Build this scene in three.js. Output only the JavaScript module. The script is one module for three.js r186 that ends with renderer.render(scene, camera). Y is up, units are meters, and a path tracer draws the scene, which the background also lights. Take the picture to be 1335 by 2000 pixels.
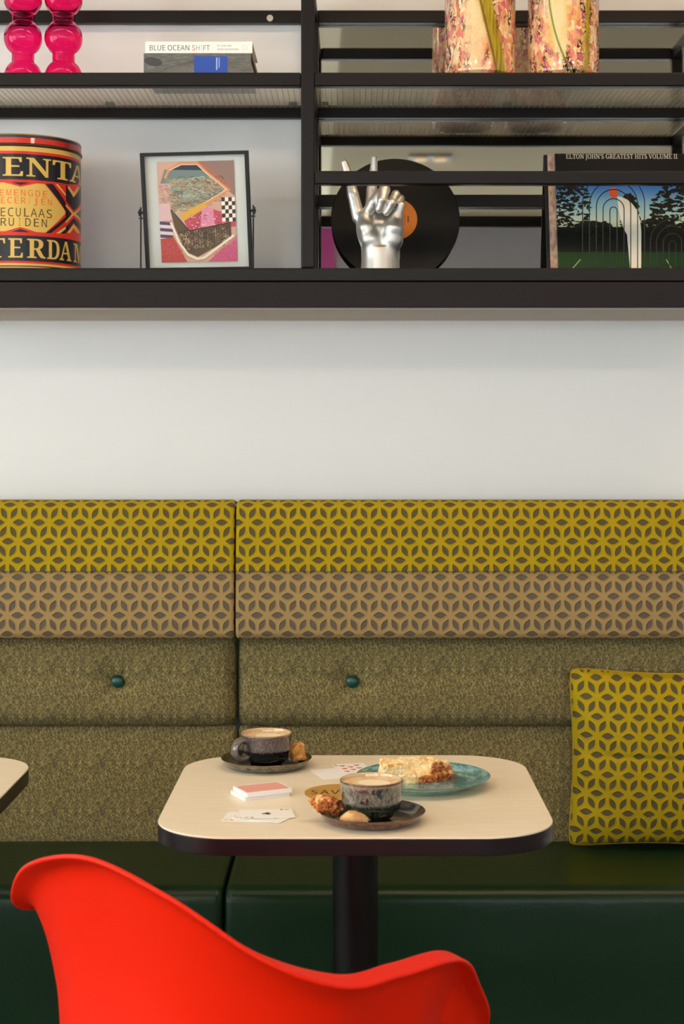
import * as THREE from 'three';
import { RoundedBoxGeometry } from 'three/addons/geometries/RoundedBoxGeometry.js';
import { mergeGeometries, mergeVertices, toCreasedNormals } from 'three/addons/utils/BufferGeometryUtils.js';
import { MarchingCubes } from 'three/addons/objects/MarchingCubes.js';
import { ImprovedNoise } from 'three/addons/math/ImprovedNoise.js';
import { RectAreaLightUniformsLib } from 'three/addons/lights/RectAreaLightUniformsLib.js';

// ---------------------------------------------------------------- camera, sky, lights, exposure
const scene = new THREE.Scene();
const FPX = 3170, CX = 690, CY = 843, CAMH = 1.392, CAMZ = 3.85;      // the photograph's lens: focal length and horizon in pixels; wall at z = 0
const camera = new THREE.PerspectiveCamera(2 * Math.atan(1000 / FPX) * 180 / Math.PI, 1335 / 2000, 0.05, 60);
camera.position.set(0, CAMH, CAMZ);
camera.setViewOffset(1335, 2000, 667.5 - CX, 1000 - CY, 1335, 2000);
camera.focus = 3.15;
camera.userData.fStop = 7;
camera.updateProjectionMatrix();
scene.background = new THREE.Color().setRGB(5.75, 5.85, 5.95);           // overcast sky outside the windows
const renderer = new THREE.WebGLRenderer({ antialias: true });
renderer.toneMapping = THREE.LinearToneMapping;
renderer.toneMappingExposure = 1.5;
renderer.shadowMap.enabled = true;
RectAreaLightUniformsLib.init();

// ---------------------------------------------------------------- helpers
function rng(seed) { let a = seed >>> 0; return () => { a = (a + 0x6D2B79F5) | 0; let t = Math.imul(a ^ (a >>> 15), 1 | a); t = (t + Math.imul(t ^ (t >>> 7), 61 | t)) ^ t; return ((t ^ (t >>> 14)) >>> 0) / 4294967296; }; }
const noise3 = new ImprovedNoise();
const N = (x, y, z) => noise3.noise(x + 31.7, y + 17.3, z + 5.1);
const fbm = (x, y, z, o = 3) => { let s = 0, a = 1; for (let i = 0; i < o; i++) { s += a * N(x, y, z); x *= 2.1; y *= 2.1; z *= 2.1; a *= .5; } return s; };
const at = (px, py, d) => new THREE.Vector3((px - CX) * d / FPX, CAMH - (py - CY) * d / FPX, CAMZ - d);
const taken = {};
const numbered = n => { const k = taken[n] = (taken[n] ?? -1) + 1; return k ? `${n}_${String(k).padStart(3, '0')}` : n; };
function tag(o, label, category, group, kind) {
  if (label) o.userData.label = label;
  if (category) o.userData.category = category;
  if (group) o.userData.group = group;
  if (kind) o.userData.kind = kind;
  return o;
}
function thing(name, label, category, pos = [0, 0, 0], turn = 0, group) {
  const g = new THREE.Group(); g.name = numbered(name); g.position.set(...pos); g.rotation.y = turn; scene.add(g);
  return tag(g, label, category, group);
}
function part(name, geo, mat, parent = scene, label) {
  const g = Array.isArray(geo) ? join(geo) : geo;
  const m = new THREE.Mesh(g, mat); m.name = parent === scene ? numbered(name) : name; m.castShadow = m.receiveShadow = true; parent.add(m);
  if (label) m.userData.label = label;
  return m;
}
const join = list => mergeGeometries(list.map(g => { const q = g.index ? g.toNonIndexed() : g; for (const k of Object.keys(q.attributes)) if (!['position', 'normal', 'uv'].includes(k)) q.deleteAttribute(k); return q; }));
const struct = (name, geo, mat, label, category) => tag(part(name, geo, mat), label, category, null, 'structure');
function bx(x0, x1, y0, y1, z0, z1, r = 0) {
  const g = r ? new RoundedBoxGeometry(x1 - x0, y1 - y0, z1 - z0, 2, r) : new THREE.BoxGeometry(x1 - x0, y1 - y0, z1 - z0);
  return g.translate((x0 + x1) / 2, (y0 + y1) / 2, (z0 + z1) / 2);
}
function bar(a, b, r, seg = 8) {
  const A = new THREE.Vector3(...a), B = new THREE.Vector3(...b), d = B.clone().sub(A);
  const g = new THREE.CylinderGeometry(r, r, d.length(), seg);
  g.applyQuaternion(new THREE.Quaternion().setFromUnitVectors(new THREE.Vector3(0, 1, 0), d.normalize()));
  return g.translate((A.x + B.x) / 2, (A.y + B.y) / 2, (A.z + B.z) / 2);
}
const lathe = (pts, seg = 64) => new THREE.LatheGeometry(pts.map(p => new THREE.Vector2(p[0], p[1])), seg);
function smooth(pts, n = 40) { return new THREE.SplineCurve(pts.map(p => new THREE.Vector2(p[0], p[1]))).getPoints(n).map(p => [Math.max(0, p.x), p.y]); }
function gridGeo(nu, nv, fn, uvfn) {                                   // (nu+1) x (nv+1) sheet; fn(u,v) -> [x,y,z]
  const pos = [], uv = [], idx = [];
  for (let j = 0; j <= nv; j++) for (let i = 0; i <= nu; i++) {
    const p = fn(i / nu, j / nv), t = uvfn ? uvfn(i / nu, j / nv, p) : [i / nu, j / nv];
    pos.push(...p); uv.push(...t);
  }
  for (let j = 0; j < nv; j++) for (let i = 0; i < nu; i++) { const a = j * (nu + 1) + i, b = a + 1, c = a + nu + 1, d = c + 1; idx.push(a, b, d, a, d, c); }
  const g = new THREE.BufferGeometry(); g.setAttribute('position', new THREE.Float32BufferAttribute(pos, 3)); g.setAttribute('uv', new THREE.Float32BufferAttribute(uv, 2)); g.setIndex(idx); g.computeVertexNormals(); return g;
}
function canvas(w, h, draw) { const c = document.createElement('canvas'); c.width = w; c.height = h; draw(c.getContext('2d'), w, h); const t = new THREE.CanvasTexture(c); t.colorSpace = THREE.SRGBColorSpace; t.magFilter = THREE.LinearFilter; return t; }
function dataTex(w, h, fn, srgb = true) {                              // fn(u,v) -> [r,g,b] in 0..255
  const d = new Uint8Array(w * h * 4);
  for (let j = 0; j < h; j++) for (let i = 0; i < w; i++) { const c = fn((i + .5) / w, (j + .5) / h), k = (j * w + i) * 4; d[k] = c[0]; d[k + 1] = c[1]; d[k + 2] = c[2]; d[k + 3] = 255; for (let q = 0; q < 3; q++) d[k + q] = Math.max(0, Math.min(255, c[q])); }
  const t = new THREE.DataTexture(d, w, h); t.magFilter = THREE.LinearFilter; t.minFilter = THREE.LinearFilter; t.wrapS = t.wrapT = THREE.RepeatWrapping; if (srgb) t.colorSpace = THREE.SRGBColorSpace; t.needsUpdate = true; return t;
}
const std = (c, r = .5, o = {}) => new THREE.MeshStandardMaterial({ color: c, roughness: r, ...o });
const phys = (c, r = .5, o = {}) => new THREE.MeshPhysicalMaterial({ color: c, roughness: r, ...o });
const mixc = (a, b, t) => a.map((v, i) => v + (b[i] - v) * t);
const clamp = (x, a = 0, b = 1) => Math.max(a, Math.min(b, x));
const sstep = (a, b, x) => { const t = clamp((x - a) / (b - a)); return t * t * (3 - 2 * t); };

// ---------------------------------------------------------------- materials
const M = {
  wall: std('#e8e7e9', .85), white: std('#e6e2dc', .6), cream: std('#e3d8bd', .85), taupe: std('#9a8b6f', .9), floor: std('#3a332c', .5),
  darkMetal: phys('#130e0e', .4, { specularIntensity: .42 }), blackMetal: std('#141314', .45, { metalness: .3 }), fascia: phys('#1b1214', .45, { specularIntensity: .35 }),
  underside: std('#bdb4aa', .7), mirror: std('#e8e6e0', .03, { metalness: 1 }), glass: phys('#f4f8f6', .02, { transmission: 1, thickness: 0, ior: 1.5 }),
  wiredGlass: phys('#fbfbf6', .25, { transmission: 1, thickness: 0, ior: 1.45 }), wire: std('#9b998c', .5, { metalness: .3 }),
  steelCap: std('#b9b4ac', .35, { metalness: .8 }), lamp: std('#fff1da', .5, { emissive: '#ffe0b0', emissiveIntensity: 3 }),
  silver: std('#d2d0cd', .43, { metalness: 1 }), paper: std('#e9e4d8', .8), pageEdge: std('#d9cdb4', .85), orange: phys('#e62003', .4, { specularIntensity: .4 }),
  tableEdge: phys('#1a1013', .35, { specularIntensity: .5 }), tableBlack: phys('#0b0a0a', .45, { specularIntensity: .4 }), button: phys('#0d4038', .32), plinth: std('#0c0d0c', .6),
  magenta: std('#a3327a', .7), lilac: std('#8e8c96', .7), vinyl: phys('#0b0a0b', .22), blackCard: std('#17161a', .7),
};
// cut velvet: a lattice of stars joined by bars, with eye-shaped gaps of base cloth
const PX = .0459, PY = .0428;
function eye(u, v) {                                                    // signed: >0 inside a gap. u, v in metres
  let best = -1;
  const row0 = Math.floor(v / PY);
  for (let r = row0 - 1; r <= row0 + 2; r++) {
    const off = (((r % 2) + 2) % 2) * .5 * PX, k0 = Math.floor((u - off) / PX);
    for (let k = k0 - 1; k <= k0 + 2; k++) {
      const sx = off + k * PX, sy = r * PY;
      for (const [ex, ey, hl, hw] of [[PX, 0, .285, .15], [PX / 2, PY, .3, .128], [-PX / 2, PY, .3, .128]]) {
        const L = Math.hypot(ex, ey), tx = ex / L, ty = ey / L, dx = u - sx - ex / 2, dy = v - sy - ey / 2;
        const a = (dx * tx + dy * ty) / (hl * PX), b = Math.abs(-dx * ty + dy * tx) / (hw * PX);
        const q = 1 - Math.pow(Math.abs(a), 1.75) - b; if (Math.abs(a) < 1.2 && q > best) best = q;
      }
    }
  }
  return best;
}
const VW = 192, VH = 360;
const eyeField = new Float32Array(VW * VH);
for (let j = 0; j < VH; j++) for (let i = 0; i < VW; i++) eyeField[j * VW + i] = eye((i + .5) / VW * PX, (j + .5) / VH * 2 * PY);
const eyeAt = (u, v) => eyeField[Math.min(VH - 1, Math.floor(v * VH)) * VW + Math.min(VW - 1, Math.floor(u * VW))];
function velvet(pile, base, seed) {
  const r = rng(seed);
  const map = dataTex(VW, VH, (u, v) => { const t = sstep(-.06, .1, eyeAt(u, v)); const g = 1 + (r() - .5) * .16; return mixc(pile.map(c => c * g), base.map(c => c * (1 + (r() - .5) * .35)), t); });
  const bump = dataTex(VW, VH, (u, v) => { const q = eyeAt(u, v); const edge = Math.exp(-Math.pow((q + .28) / .16, 2)); const h = (1 - sstep(-.12, .12, q)) * (165 + 60 * edge) + (r() - .5) * 16; return [h, h, h]; }, false);
  for (const t of [map, bump]) t.repeat.set(1 / PX, 1 / (2 * PY));
  return phys('#ffffff', .8, { map, bumpMap: bump, bumpScale: .0032, specularIntensity: .5, sheen: .12, sheenRoughness: .45, sheenColor: new THREE.Color(pile[0] / 255, pile[1] / 255, pile[2] / 255) });
}
M.mustard = velvet([160, 136, 0], [80, 70, 44], 11);
M.tan = velvet([150, 124, 80], [88, 78, 66], 12);
// olive herringbone tweed
{
  const S = .11, r = rng(5), W = 512;
  const yarn = Array.from({ length: 4096 }, () => r());
  const f = (u, v) => {
    const x = u * S, y = v * S, cw = S / 24, col = Math.floor(x / cw), dir = col % 2 ? 1 : -1, pitch = S / 34;
    const lx = x - col * cw, t = (y + dir * lx * 1.0) / pitch, id = Math.floor(t), fr = t - id;
    const yv = yarn[((((id % 34) + 34) % 34) * 37 + col * 131) % 4096], warp = Math.sin(fr * Math.PI);
    const seg = yarn[(((((id % 34) + 34) % 34) * 91 + col * 53 + Math.floor(lx / cw * 3) * 17)) % 4096];
    return [warp, yv, seg];
  };
  const map = dataTex(W, W, (u, v) => { const [w, y, s] = f(u, v); const n = r(); let c = mixc([68, 60, 38], mixc([142, 127, 70], [174, 157, 102], s), clamp(w * 1.15 - .15)); c = c.map(k => k * (.8 + .36 * y) * (.85 + .3 * n) * (1 + .14 * N(u * 14, v * 3, 4) + .2 * N(u * 70, v * 7, 8))); if (s < .2) c = mixc(c, [70, 54, 40], .6); return c; });
  const bump = dataTex(W, W, (u, v) => { const h = f(u, v)[0] * 200 + r() * 55; return [h, h, h]; }, false);
  for (const t of [map, bump]) t.repeat.set(1 / S, 1 / S);
  M.tweed = phys('#ffffff', .95, { map, bumpMap: bump, bumpScale: .0012, sheen: .15, sheenRoughness: .6, sheenColor: new THREE.Color(.5, .45, .25) });
}
// green leatherette
{
  const bump = dataTex(512, 512, (u, v) => { const a = Math.sin(u * Math.PI * 2), b = Math.cos(u * Math.PI * 2), c = Math.sin(v * Math.PI * 2), d = Math.cos(v * Math.PI * 2); const h = 128 + 70 * fbm(a * 9 + c * 7, b * 9 + d * 5, c * 9 - a * 3, 3) + 30 * N(a * 60 + c * 9, b * 60, d * 60); return [h, h, h]; }, false);
  bump.repeat.set(2.5, 2.5);
  M.leather = phys('#0a2612', .35, { bumpMap: bump, bumpScale: .0004, specularIntensity: .55 });
}
// cream laminate
{
  const r = rng(8);
  const map = dataTex(512, 512, (u, v) => { const n = N(u * 9, v * 40, 2) * 5 + N(u * 60, v * 160, 7) * 3 + (r() - .5) * 5; return [236 + n, 222 + n, 200 + n]; });
  map.repeat.set(2, 2);
  M.laminate = phys('#ffffff', .34, { map });
}

// ---------------------------------------------------------------- room
const X0 = -4.4, X1 = 3.6, Z1 = 8.4, HC = 3.0;
struct('floor', bx(X0 - .2, X1 + .2, -.2, 0, -.2, Z1 + .2), M.floor, 'dark floor under the bench and tables', 'floor');
struct('wall_back', bx(X0 - .2, X1 + .2, 0, HC + .2, -.2, 0), M.wall, 'smooth white wall between shelf and bench', 'wall');
struct('wall_right', bx(X1, X1 + .2, 0, HC + .2, 0, Z1), M.wall, 'plain white side wall right of the room', 'wall');
{ // left wall with three tall openings
  const wins = [[1.0, 2.7], [3.0, 4.7], [5.0, 6.7]], y0 = .45, y1 = 2.75, x0 = X0 - .2, x1 = X0, list = [bx(x0, x1, 0, y0, 0, Z1), bx(x0, x1, y1, HC + .2, 0, Z1)];
  let z = 0; for (const [a, b] of wins) { list.push(bx(x0, x1, y0, y1, z, a)); z = b; } list.push(bx(x0, x1, y0, y1, z, Z1));
  struct('wall_left', list, M.wall, 'white window wall left of the room', 'wall');
  wins.forEach(([a, b], i) => {
    const g = thing(`window_${i + 1}`, `${['nearest to the bench', 'middle', 'farthest from the bench'][i]} tall window in the left wall`, 'window'); g.userData.kind = 'structure';
    const xm = X0 - .1;
    part('window_frame', [bx(xm - .03, xm + .03, y0, y0 + .06, a, b), bx(xm - .03, xm + .03, y1 - .06, y1, a, b), bx(xm - .03, xm + .03, y0 + .06, y1 - .06, a, a + .06), bx(xm - .03, xm + .03, y0 + .06, y1 - .06, b - .06, b)], M.blackMetal, g);
    part('pane', bx(xm - .002, xm + .002, y0 + .06, y1 - .06, a + .06, b - .06), M.glass, g);
  });
}
{ // far wall behind the photographer, with wide windows
  const wins = [[-3.8, -1.6], [-1.2, 1.0], [1.4, 3.2]], y0 = 1.0, y1 = 2.4, list = [bx(X0 - .2, X1 + .2, 0, y0, Z1, Z1 + .2), bx(X0 - .2, X1 + .2, y1, HC + .2, Z1, Z1 + .2)];
  let x = X0 - .2; for (const [a, b] of wins) { list.push(bx(x, a, y0, y1, Z1, Z1 + .2)); x = b; } list.push(bx(x, X1 + .2, y0, y1, Z1, Z1 + .2));
  struct('wall_front', list, M.lilac, 'lilac grey wall seen in the shelf mirror', 'wall');
  wins.forEach(([a, b], i) => {
    const g = thing(`window_${i + 4}`, `${['left', 'middle', 'right'][i]} wide window in the wall opposite the bench`, 'window'); g.userData.kind = 'structure';
    const zm = Z1 + .1;
    part('window_frame', [bx(a, b, y0, y0 + .06, zm - .03, zm + .03), bx(a, b, y1 - .06, y1, zm - .03, zm + .03), bx(a, a + .06, y0 + .06, y1 - .06, zm - .03, zm + .03), bx(b - .06, b, y0 + .06, y1 - .06, zm - .03, zm + .03)], M.blackMetal, g);
    part('pane', bx(a + .06, b - .06, y0 + .06, y1 - .06, zm - .002, zm + .002), M.glass, g);
  });
}
{ // ceiling: cream field on the left, taupe field on the right, meeting along a slightly skewed line
  const poly = pts => { const s = new THREE.Shape(pts.map(p => new THREE.Vector2(p[0], -p[1]))); return new THREE.ExtrudeGeometry(s, { depth: .2, bevelEnabled: false }).rotateX(-Math.PI / 2).translate(0, HC, 0); };
  const xe0 = .02, xe1 = -.2;
  const c = thing('ceiling', 'ceiling of a cream and a taupe painted field', 'ceiling'); c.userData.kind = 'structure';
  part('cream_field', poly([[X0 - .2, 0], [xe0, 0], [xe1, Z1], [X0 - .2, Z1]]), M.cream, c, 'cream painted field');
  part('taupe_field', poly([[xe0, 0], [X1 + .2, 0], [X1 + .2, Z1], [xe1, Z1]]), M.taupe, c, 'taupe painted field');
}
// twin ceiling spotlight that the mirror shows
{
  const g = thing('twin_spotlight', 'black twin ceiling spotlight reflected in the shelf mirror', 'lamp', [.448, HC, 5.62]);
  part('housing', bx(-.125, .125, -.016, 0, -.07, .07, .004), M.blackMetal, g);
  for (const s of [-1, 1]) {
    part('bulb', new THREE.CylinderGeometry(.035, .04, .012, 24).translate(s * .058, -.021, 0), std('#e8c79a', .5, { emissive: '#ffc890', emissiveIntensity: .35 }), g);
    const l = new THREE.SpotLight('#ffdcae', 1, 0, .7, .6, 2); l.position.set(.448 + s * .058, HC - .04, 5.62); l.target.position.set(.448 + s * .058, 0, 5.62); l.castShadow = true; l.shadow.radius = 2; scene.add(l, l.target);
  }
}
// warm ceiling panels above the row of tables, out of the picture
const LAMPS = [[-1.35, 1.15, .85, .07, '#fff0e0', 5, 'long ceiling lamp left above the bench'], [.75, 1.15, .85, .07, '#ffd8ac', 18, 'long warm ceiling lamp right above the bench'], [-2.7, 4.6, .3, .3, '#ffecd8', 22, 'square ceiling lamp far left behind the camera'], [-1.1, 4.6, .3, .3, '#ffecd8', 24, 'square ceiling lamp left behind the camera'], [2.4, 4.6, .3, .3, '#ffecd8', 22, 'square ceiling lamp right behind the camera']];
LAMPS.forEach(([x, z, q, p, col, power, label]) => {
  const g = thing('ceiling_lamp', label, 'lamp', [x, HC, z], 0, 'ceiling lamps');
  part('frame', [bx(-q - .01, q + .01, -.03, 0, -p - .01, -p), bx(-q - .01, q + .01, -.03, 0, p, p + .01), bx(-q - .01, -q, -.03, 0, -p, p), bx(q, q + .01, -.03, 0, -p, p)], M.blackMetal, g);
  part('diffuser', bx(-q, q, -.02, -.005, -p, p), M.lamp, g);
  const l = new THREE.RectAreaLight(col, power, 2 * q - .02, 2 * p - .02); l.position.set(x, HC - .035, z); l.rotation.x = -Math.PI / 2; scene.add(l);
});
tag(part('wall_banner', bx(-.85, -.14, 2.32, 2.98, Z1 - .02, Z1 - .004), M.magenta), 'magenta wall banner reflected in the mirror beside the divider post', 'banner');

// ---------------------------------------------------------------- shelf unit
const ZF = .38, T = .029, ZR = .03;                                     // front face, tube size, front face of rear rails
const XD = [-1.052, -.0977, .836];                                      // post centres
const YTOP = [2.355, 2.384], YMID = [2.131, 2.1605], YGUARD = [1.921, 1.95], YLOW = [1.713, 1.742];
{
  const g = thing('wall_shelf', 'black steel tube wall shelf with wired glass boards and mirrored right bay', 'shelf');
  const t = T / 2;
  for (const x of XD) {
    part('post', bx(x - t, x + t, YLOW[1], YTOP[0] + T, ZF - T, ZF, .0035), M.darkMetal, g);
    part('post', bx(x - t, x + t, YLOW[1], YTOP[0] + T, ZR - .029, ZR, .002), M.darkMetal, g);
    for (const y of [YTOP, YMID, ...(x > -.5 ? [YGUARD] : [])]) part('side_rail', bx(x - t + .002, x + t - .002, y[0], y[1], ZR, ZF - T), M.darkMetal, g);
  }
  for (let b = 0; b < 2; b++) {
    const a = XD[b] + t, c = XD[b + 1] - t;
    for (const y of [YTOP, YMID, ...(b ? [YGUARD] : [])]) {
      part('rail', bx(a, c, y[0], y[1], ZF - T, ZF - .001, .0035), M.darkMetal, g);
      part('rail', bx(a, c, y[0], y[1], ZR - .025, ZR, .002), M.darkMetal, g);
    }
    const gl = part('glass_board', bx(a, c, YMID[1] - .006, YMID[1], ZR, ZF - T), M.wiredGlass, g, 'wired glass board');
    const wires = [];
    for (let x = a + .008; x < c; x += .0128) wires.push(bx(x - .0004, x + .0004, YMID[1] - .0068, YMID[1] - .0063, ZR, ZF - T));
    for (let z = ZR + .008; z < ZF - T; z += .0128) wires.push(bx(a, c, YMID[1] - .0068, YMID[1] - .0063, z - .0003, z + .0003));
    part('wire_mesh', wires, M.wire, gl).userData.kind = 'stuff';
  }
  for (const [px, w] of [[215, .02], [572, .02], [990, .02], [635, .014]]) { const p = at(px, 210, CAMZ - ZR); part('clip', bx(p.x - w / 2, p.x + w / 2, YMID[1] - .004, YMID[1] + .006, ZR - .01, ZR + .012, .002), M.blackMetal, g); }
  const cap = at(527, 36, CAMZ - ZR);
  part('screw_cap', new THREE.CylinderGeometry(.0075, .008, .006, 20).rotateX(Math.PI / 2).translate(cap.x, cap.y, ZR + .002), M.steelCap, g, 'pale screw cap');
  part('rail', bx(XD[0] - t, XD[2] + t, YLOW[0], YLOW[1], ZF - T, ZF, .0035), M.darkMetal, g);
  part('bottom_board', bx(XD[0] - t, XD[2] + t, YLOW[0] + .012, YLOW[1] - .0005, .001, ZF - T), M.darkMetal, g);
  part('fascia', bx(XD[0] - t, XD[2] + t, 1.6575, YLOW[0] - .0015, ZF - .02, ZF + .004, .0015), M.fascia, g, 'deep black front beam');
  part('underside_panel', bx(XD[0] - t, XD[2] + t, 1.655, 1.668, .001, ZF - .02), M.underside, g, 'grey underside panel');
  tag(part('mirror', bx(XD[1] + t, XD[2] - t, YLOW[1], YTOP[0], .0005, .004), M.mirror), 'mirror panel behind the vases, record and hand', 'mirror');
}

// ---------------------------------------------------------------- bench
function padGeo(x0, x1, y0, y1, z, r, puff, dips = []) {
  const nu = 150, nv = 60, w = x1 - x0, h = y1 - y0;
  return gridGeo(nu, nv, (u, v) => {
    const ease = t => .5 - .5 * Math.cos(Math.PI * t) , uu = u * .5 + ease(u) * .5, vv = v * .4 + ease(v) * .6;
    const x = x0 + uu * w, y = y0 + vv * h, ex = Math.min(x - x0, x1 - x), ey = Math.min(y - y0, y1 - y);
    const rr = e => e >= r ? 0 : r - Math.sqrt(Math.max(0, r * r - (r - e) * (r - e)));
    let d = z + puff * Math.pow(Math.sin(Math.PI * clamp(vv)), .6) * Math.pow(Math.sin(Math.PI * clamp(uu)), .15) - Math.min(r, rr(ey) * 1.15) - rr(ex) * .9;
    for (const [bx_, by_] of dips) { const q = Math.hypot(x - bx_, (y - by_) * 1.1); d -= .02 * Math.exp(-q / .024) + .01 * Math.exp(-q * q / .004) + .0035 * Math.exp(-q / .05) * Math.cos(Math.atan2(y - by_, x - bx_) * 6 + 1); }
    d += .0012 * fbm(x * 7, y * 9, 3);
    return [x, y, d];
  }, (u, v, p) => [p[0], p[1]]);
}
function bandGeo(x0, x1, prof, r = .009) {                              // upholstered roll: profile (z, y) swept along x with rounded ends
  const P = new THREE.CatmullRomCurve3(prof.map(p => new THREE.Vector3(0, p[1], p[0])), false, 'catmullrom', .35).getPoints(64), n = P.length;
  let L = [0]; for (let i = 1; i < n; i++) L.push(L[i - 1] + P[i].distanceTo(P[i - 1]));
  const cy = P.reduce((s, p) => s + p.y, 0) / n;
  const xs = []; for (let k = 0; k <= 6; k++) { const a = k / 6 * Math.PI / 2; xs.push([x0 + r - r * Math.cos(a), r - r * Math.sin(a)]); }
  for (let k = 1; k < 40; k++) xs.push([x0 + r + (x1 - x0 - 2 * r) * k / 40, 0]);
  for (let k = 6; k >= 0; k--) { const a = k / 6 * Math.PI / 2; xs.push([x1 - r + r * Math.cos(a), r - r * Math.sin(a)]); }
  const nx = xs.length - 1;
  return gridGeo(n - 1, nx, (u, v) => {
    const p = P[Math.round(u * (n - 1))], [x, off] = xs[Math.round(v * nx)], i = Math.round(u * (n - 1)), a = P[Math.max(0, i - 1)], b = P[Math.min(n - 1, i + 1)];
    let nz = -(b.y - a.y), ny = b.z - a.z; const q = Math.hypot(nz, ny) || 1; nz /= q; ny /= q;
    const wob = .0012 * fbm(x * 5, p.y * 8, 9);
    return [x, p.y - ny * off, p.z - nz * off + wob];
  }, (u, v) => { const i = Math.round(u * (n - 1)); return [xs[Math.round(v * nx)][0], 1.3 - L[i] * 1.0]; });
}
function bench(x0, x1, buttons, label, phase) {
  const g = thing('banquette', label, 'bench', [0, 0, 0], 0, 'upholstered bench sections along the wall');
  const a = x0 + .0015, b = x1 - .0015;
  const up = [[.02, 1.226], [.10, 1.235], [.148, 1.234], [.165, 1.222], [.172, 1.2], [.182, 1.14], [.189, 1.082], [.187, 1.0765], [.178, 1.0762]];
  const lo = [[.176, 1.082], [.183, 1.072], [.189, 1.02], [.191, .96], [.189, .936], [.18, .925], [.16, .922], [.11, .922]];
  for (const [nm, pr, m, lab, sh] of [['upper_band', up, M.mustard, 'mustard cut velvet headrest band', [phase, .0]], ['lower_band', lo, M.tan, 'tan cut velvet headrest band', [phase, .006]]]) {
    const ge = bandGeo(a, b, pr); const uv = ge.attributes.uv; for (let i = 0; i < uv.count; i++) uv.setXY(i, uv.getX(i) + sh[0], uv.getY(i) + sh[1]);
    part(nm, ge, m, g, lab);
  }
  part('back_pad', padGeo(a, b, .708, .936, .118, .042, .026, buttons.map(x => [x, .819])), M.tweed, g, 'buttoned olive tweed pad');
  part('back_pad', padGeo(a, b, .43, .712, .098, .022, .014), M.tweed, g, 'plain olive tweed pad');
  part('back_core', bx(x0, x1, .1, 1.215, .002, .08), M.plinth, g);
  for (const x of buttons) part('button', new THREE.SphereGeometry(.0148, 28, 20).scale(1, 1, .62).translate(x, .819, .128), M.button, g, 'dark green covered button');
  // seat: rounded leatherette box
  const prof = [[.06, .438], [.12, .447], [.3, .451], [.46, .4508], [.481, .4492], [.494, .4442], [.503, .4355], [.508, .423], [.51, .39], [.511, .3], [.51, .2], [.508, .11], [.49, .098], [.3, .095]];
  const sg = bandGeo(a, b, prof, .016);
  part('seat', sg, M.leather, g, 'dark green leatherette seat');
  part('plinth', bx(x0, x1, 0, .1, .01, .46), M.plinth, g);
  return g;
}
const SEAM = -.268, BT = [at(-232, 1338, 3.71).x, at(228, 1338, 3.71).x, at(688, 1337, 3.71).x, at(1148, 1337, 3.71).x];
bench(SEAM - 1.09, SEAM, [BT[0], BT[1]], 'left bench section behind the orange chair, green seat and tweed back', .0);
bench(SEAM, SEAM + 1.09, [BT[2], BT[3]], 'right bench section carrying the mustard cushion, green seat and tweed back', .0105);

// cushion
{
  const S = .212, g = thing('cushion', 'mustard cut velvet cushion leaning on the bench back', 'cushion', [.694, .4495, .178]);
  const side = s => gridGeo(70, 70, (u, v) => {
    const a = u * 2 - 1, b = v * 2 - 1, cr = 1 - .05 * Math.pow(Math.abs(a * b), 7), pin = (1 - .07 * (1 - b * b) * Math.abs(a)) * cr, pin2 = (1 - .075 * (1 - a * a) * Math.abs(b)) * cr;
    const q = Math.max(0, (1 - Math.pow(Math.abs(a), 2.6)) * (1 - Math.pow(Math.abs(b), 2.6)));
    const x = a * S * pin, y = b * S * .965 * pin2;
    const wr = .0045 * Math.exp(-Math.pow((a + .95) / .3, 2)) * Math.sin(b * 11 + a * 4) * q ** .3 - .006 * Math.exp(-Math.pow((b - .02 + .03 * a) / .03, 2)) * q;
    return [s * x, y + .203, s * (.002 + (s > 0 ? .064 : .02) * Math.pow(q, .44) + wr * (s > 0 ? 1 : .3))];
  }, (u, v, p) => [p[0] * 1.0 + .012, p[1] * 1.0]);
  const cov = part('cover', [side(1), side(-1)], M.mustard, g);
  const ring = []; for (let i = 0; i < 80; i++) { const t = i / 80 * 4, k = Math.floor(t), f = (t - k) * 2 - 1, [a, b] = [[f, 1], [1, -f], [-f, -1], [-1, f]][k]; const cr = 1 - .05 * Math.pow(Math.abs(a * b), 7), pin = (1 - .07 * (1 - b * b) * Math.abs(a)) * cr, pin2 = (1 - .075 * (1 - a * a) * Math.abs(b)) * cr; ring.push(new THREE.Vector3(a * S * pin, b * S * .965 * pin2 + .203, 0)); }
  part('seam', new THREE.TubeGeometry(new THREE.CatmullRomCurve3(ring, true, 'catmullrom', .3), 240, .0026, 8, true), std('#8f7800', .9), g);
  g.rotation.set(-.045, -.03, -.012);
}

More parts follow.
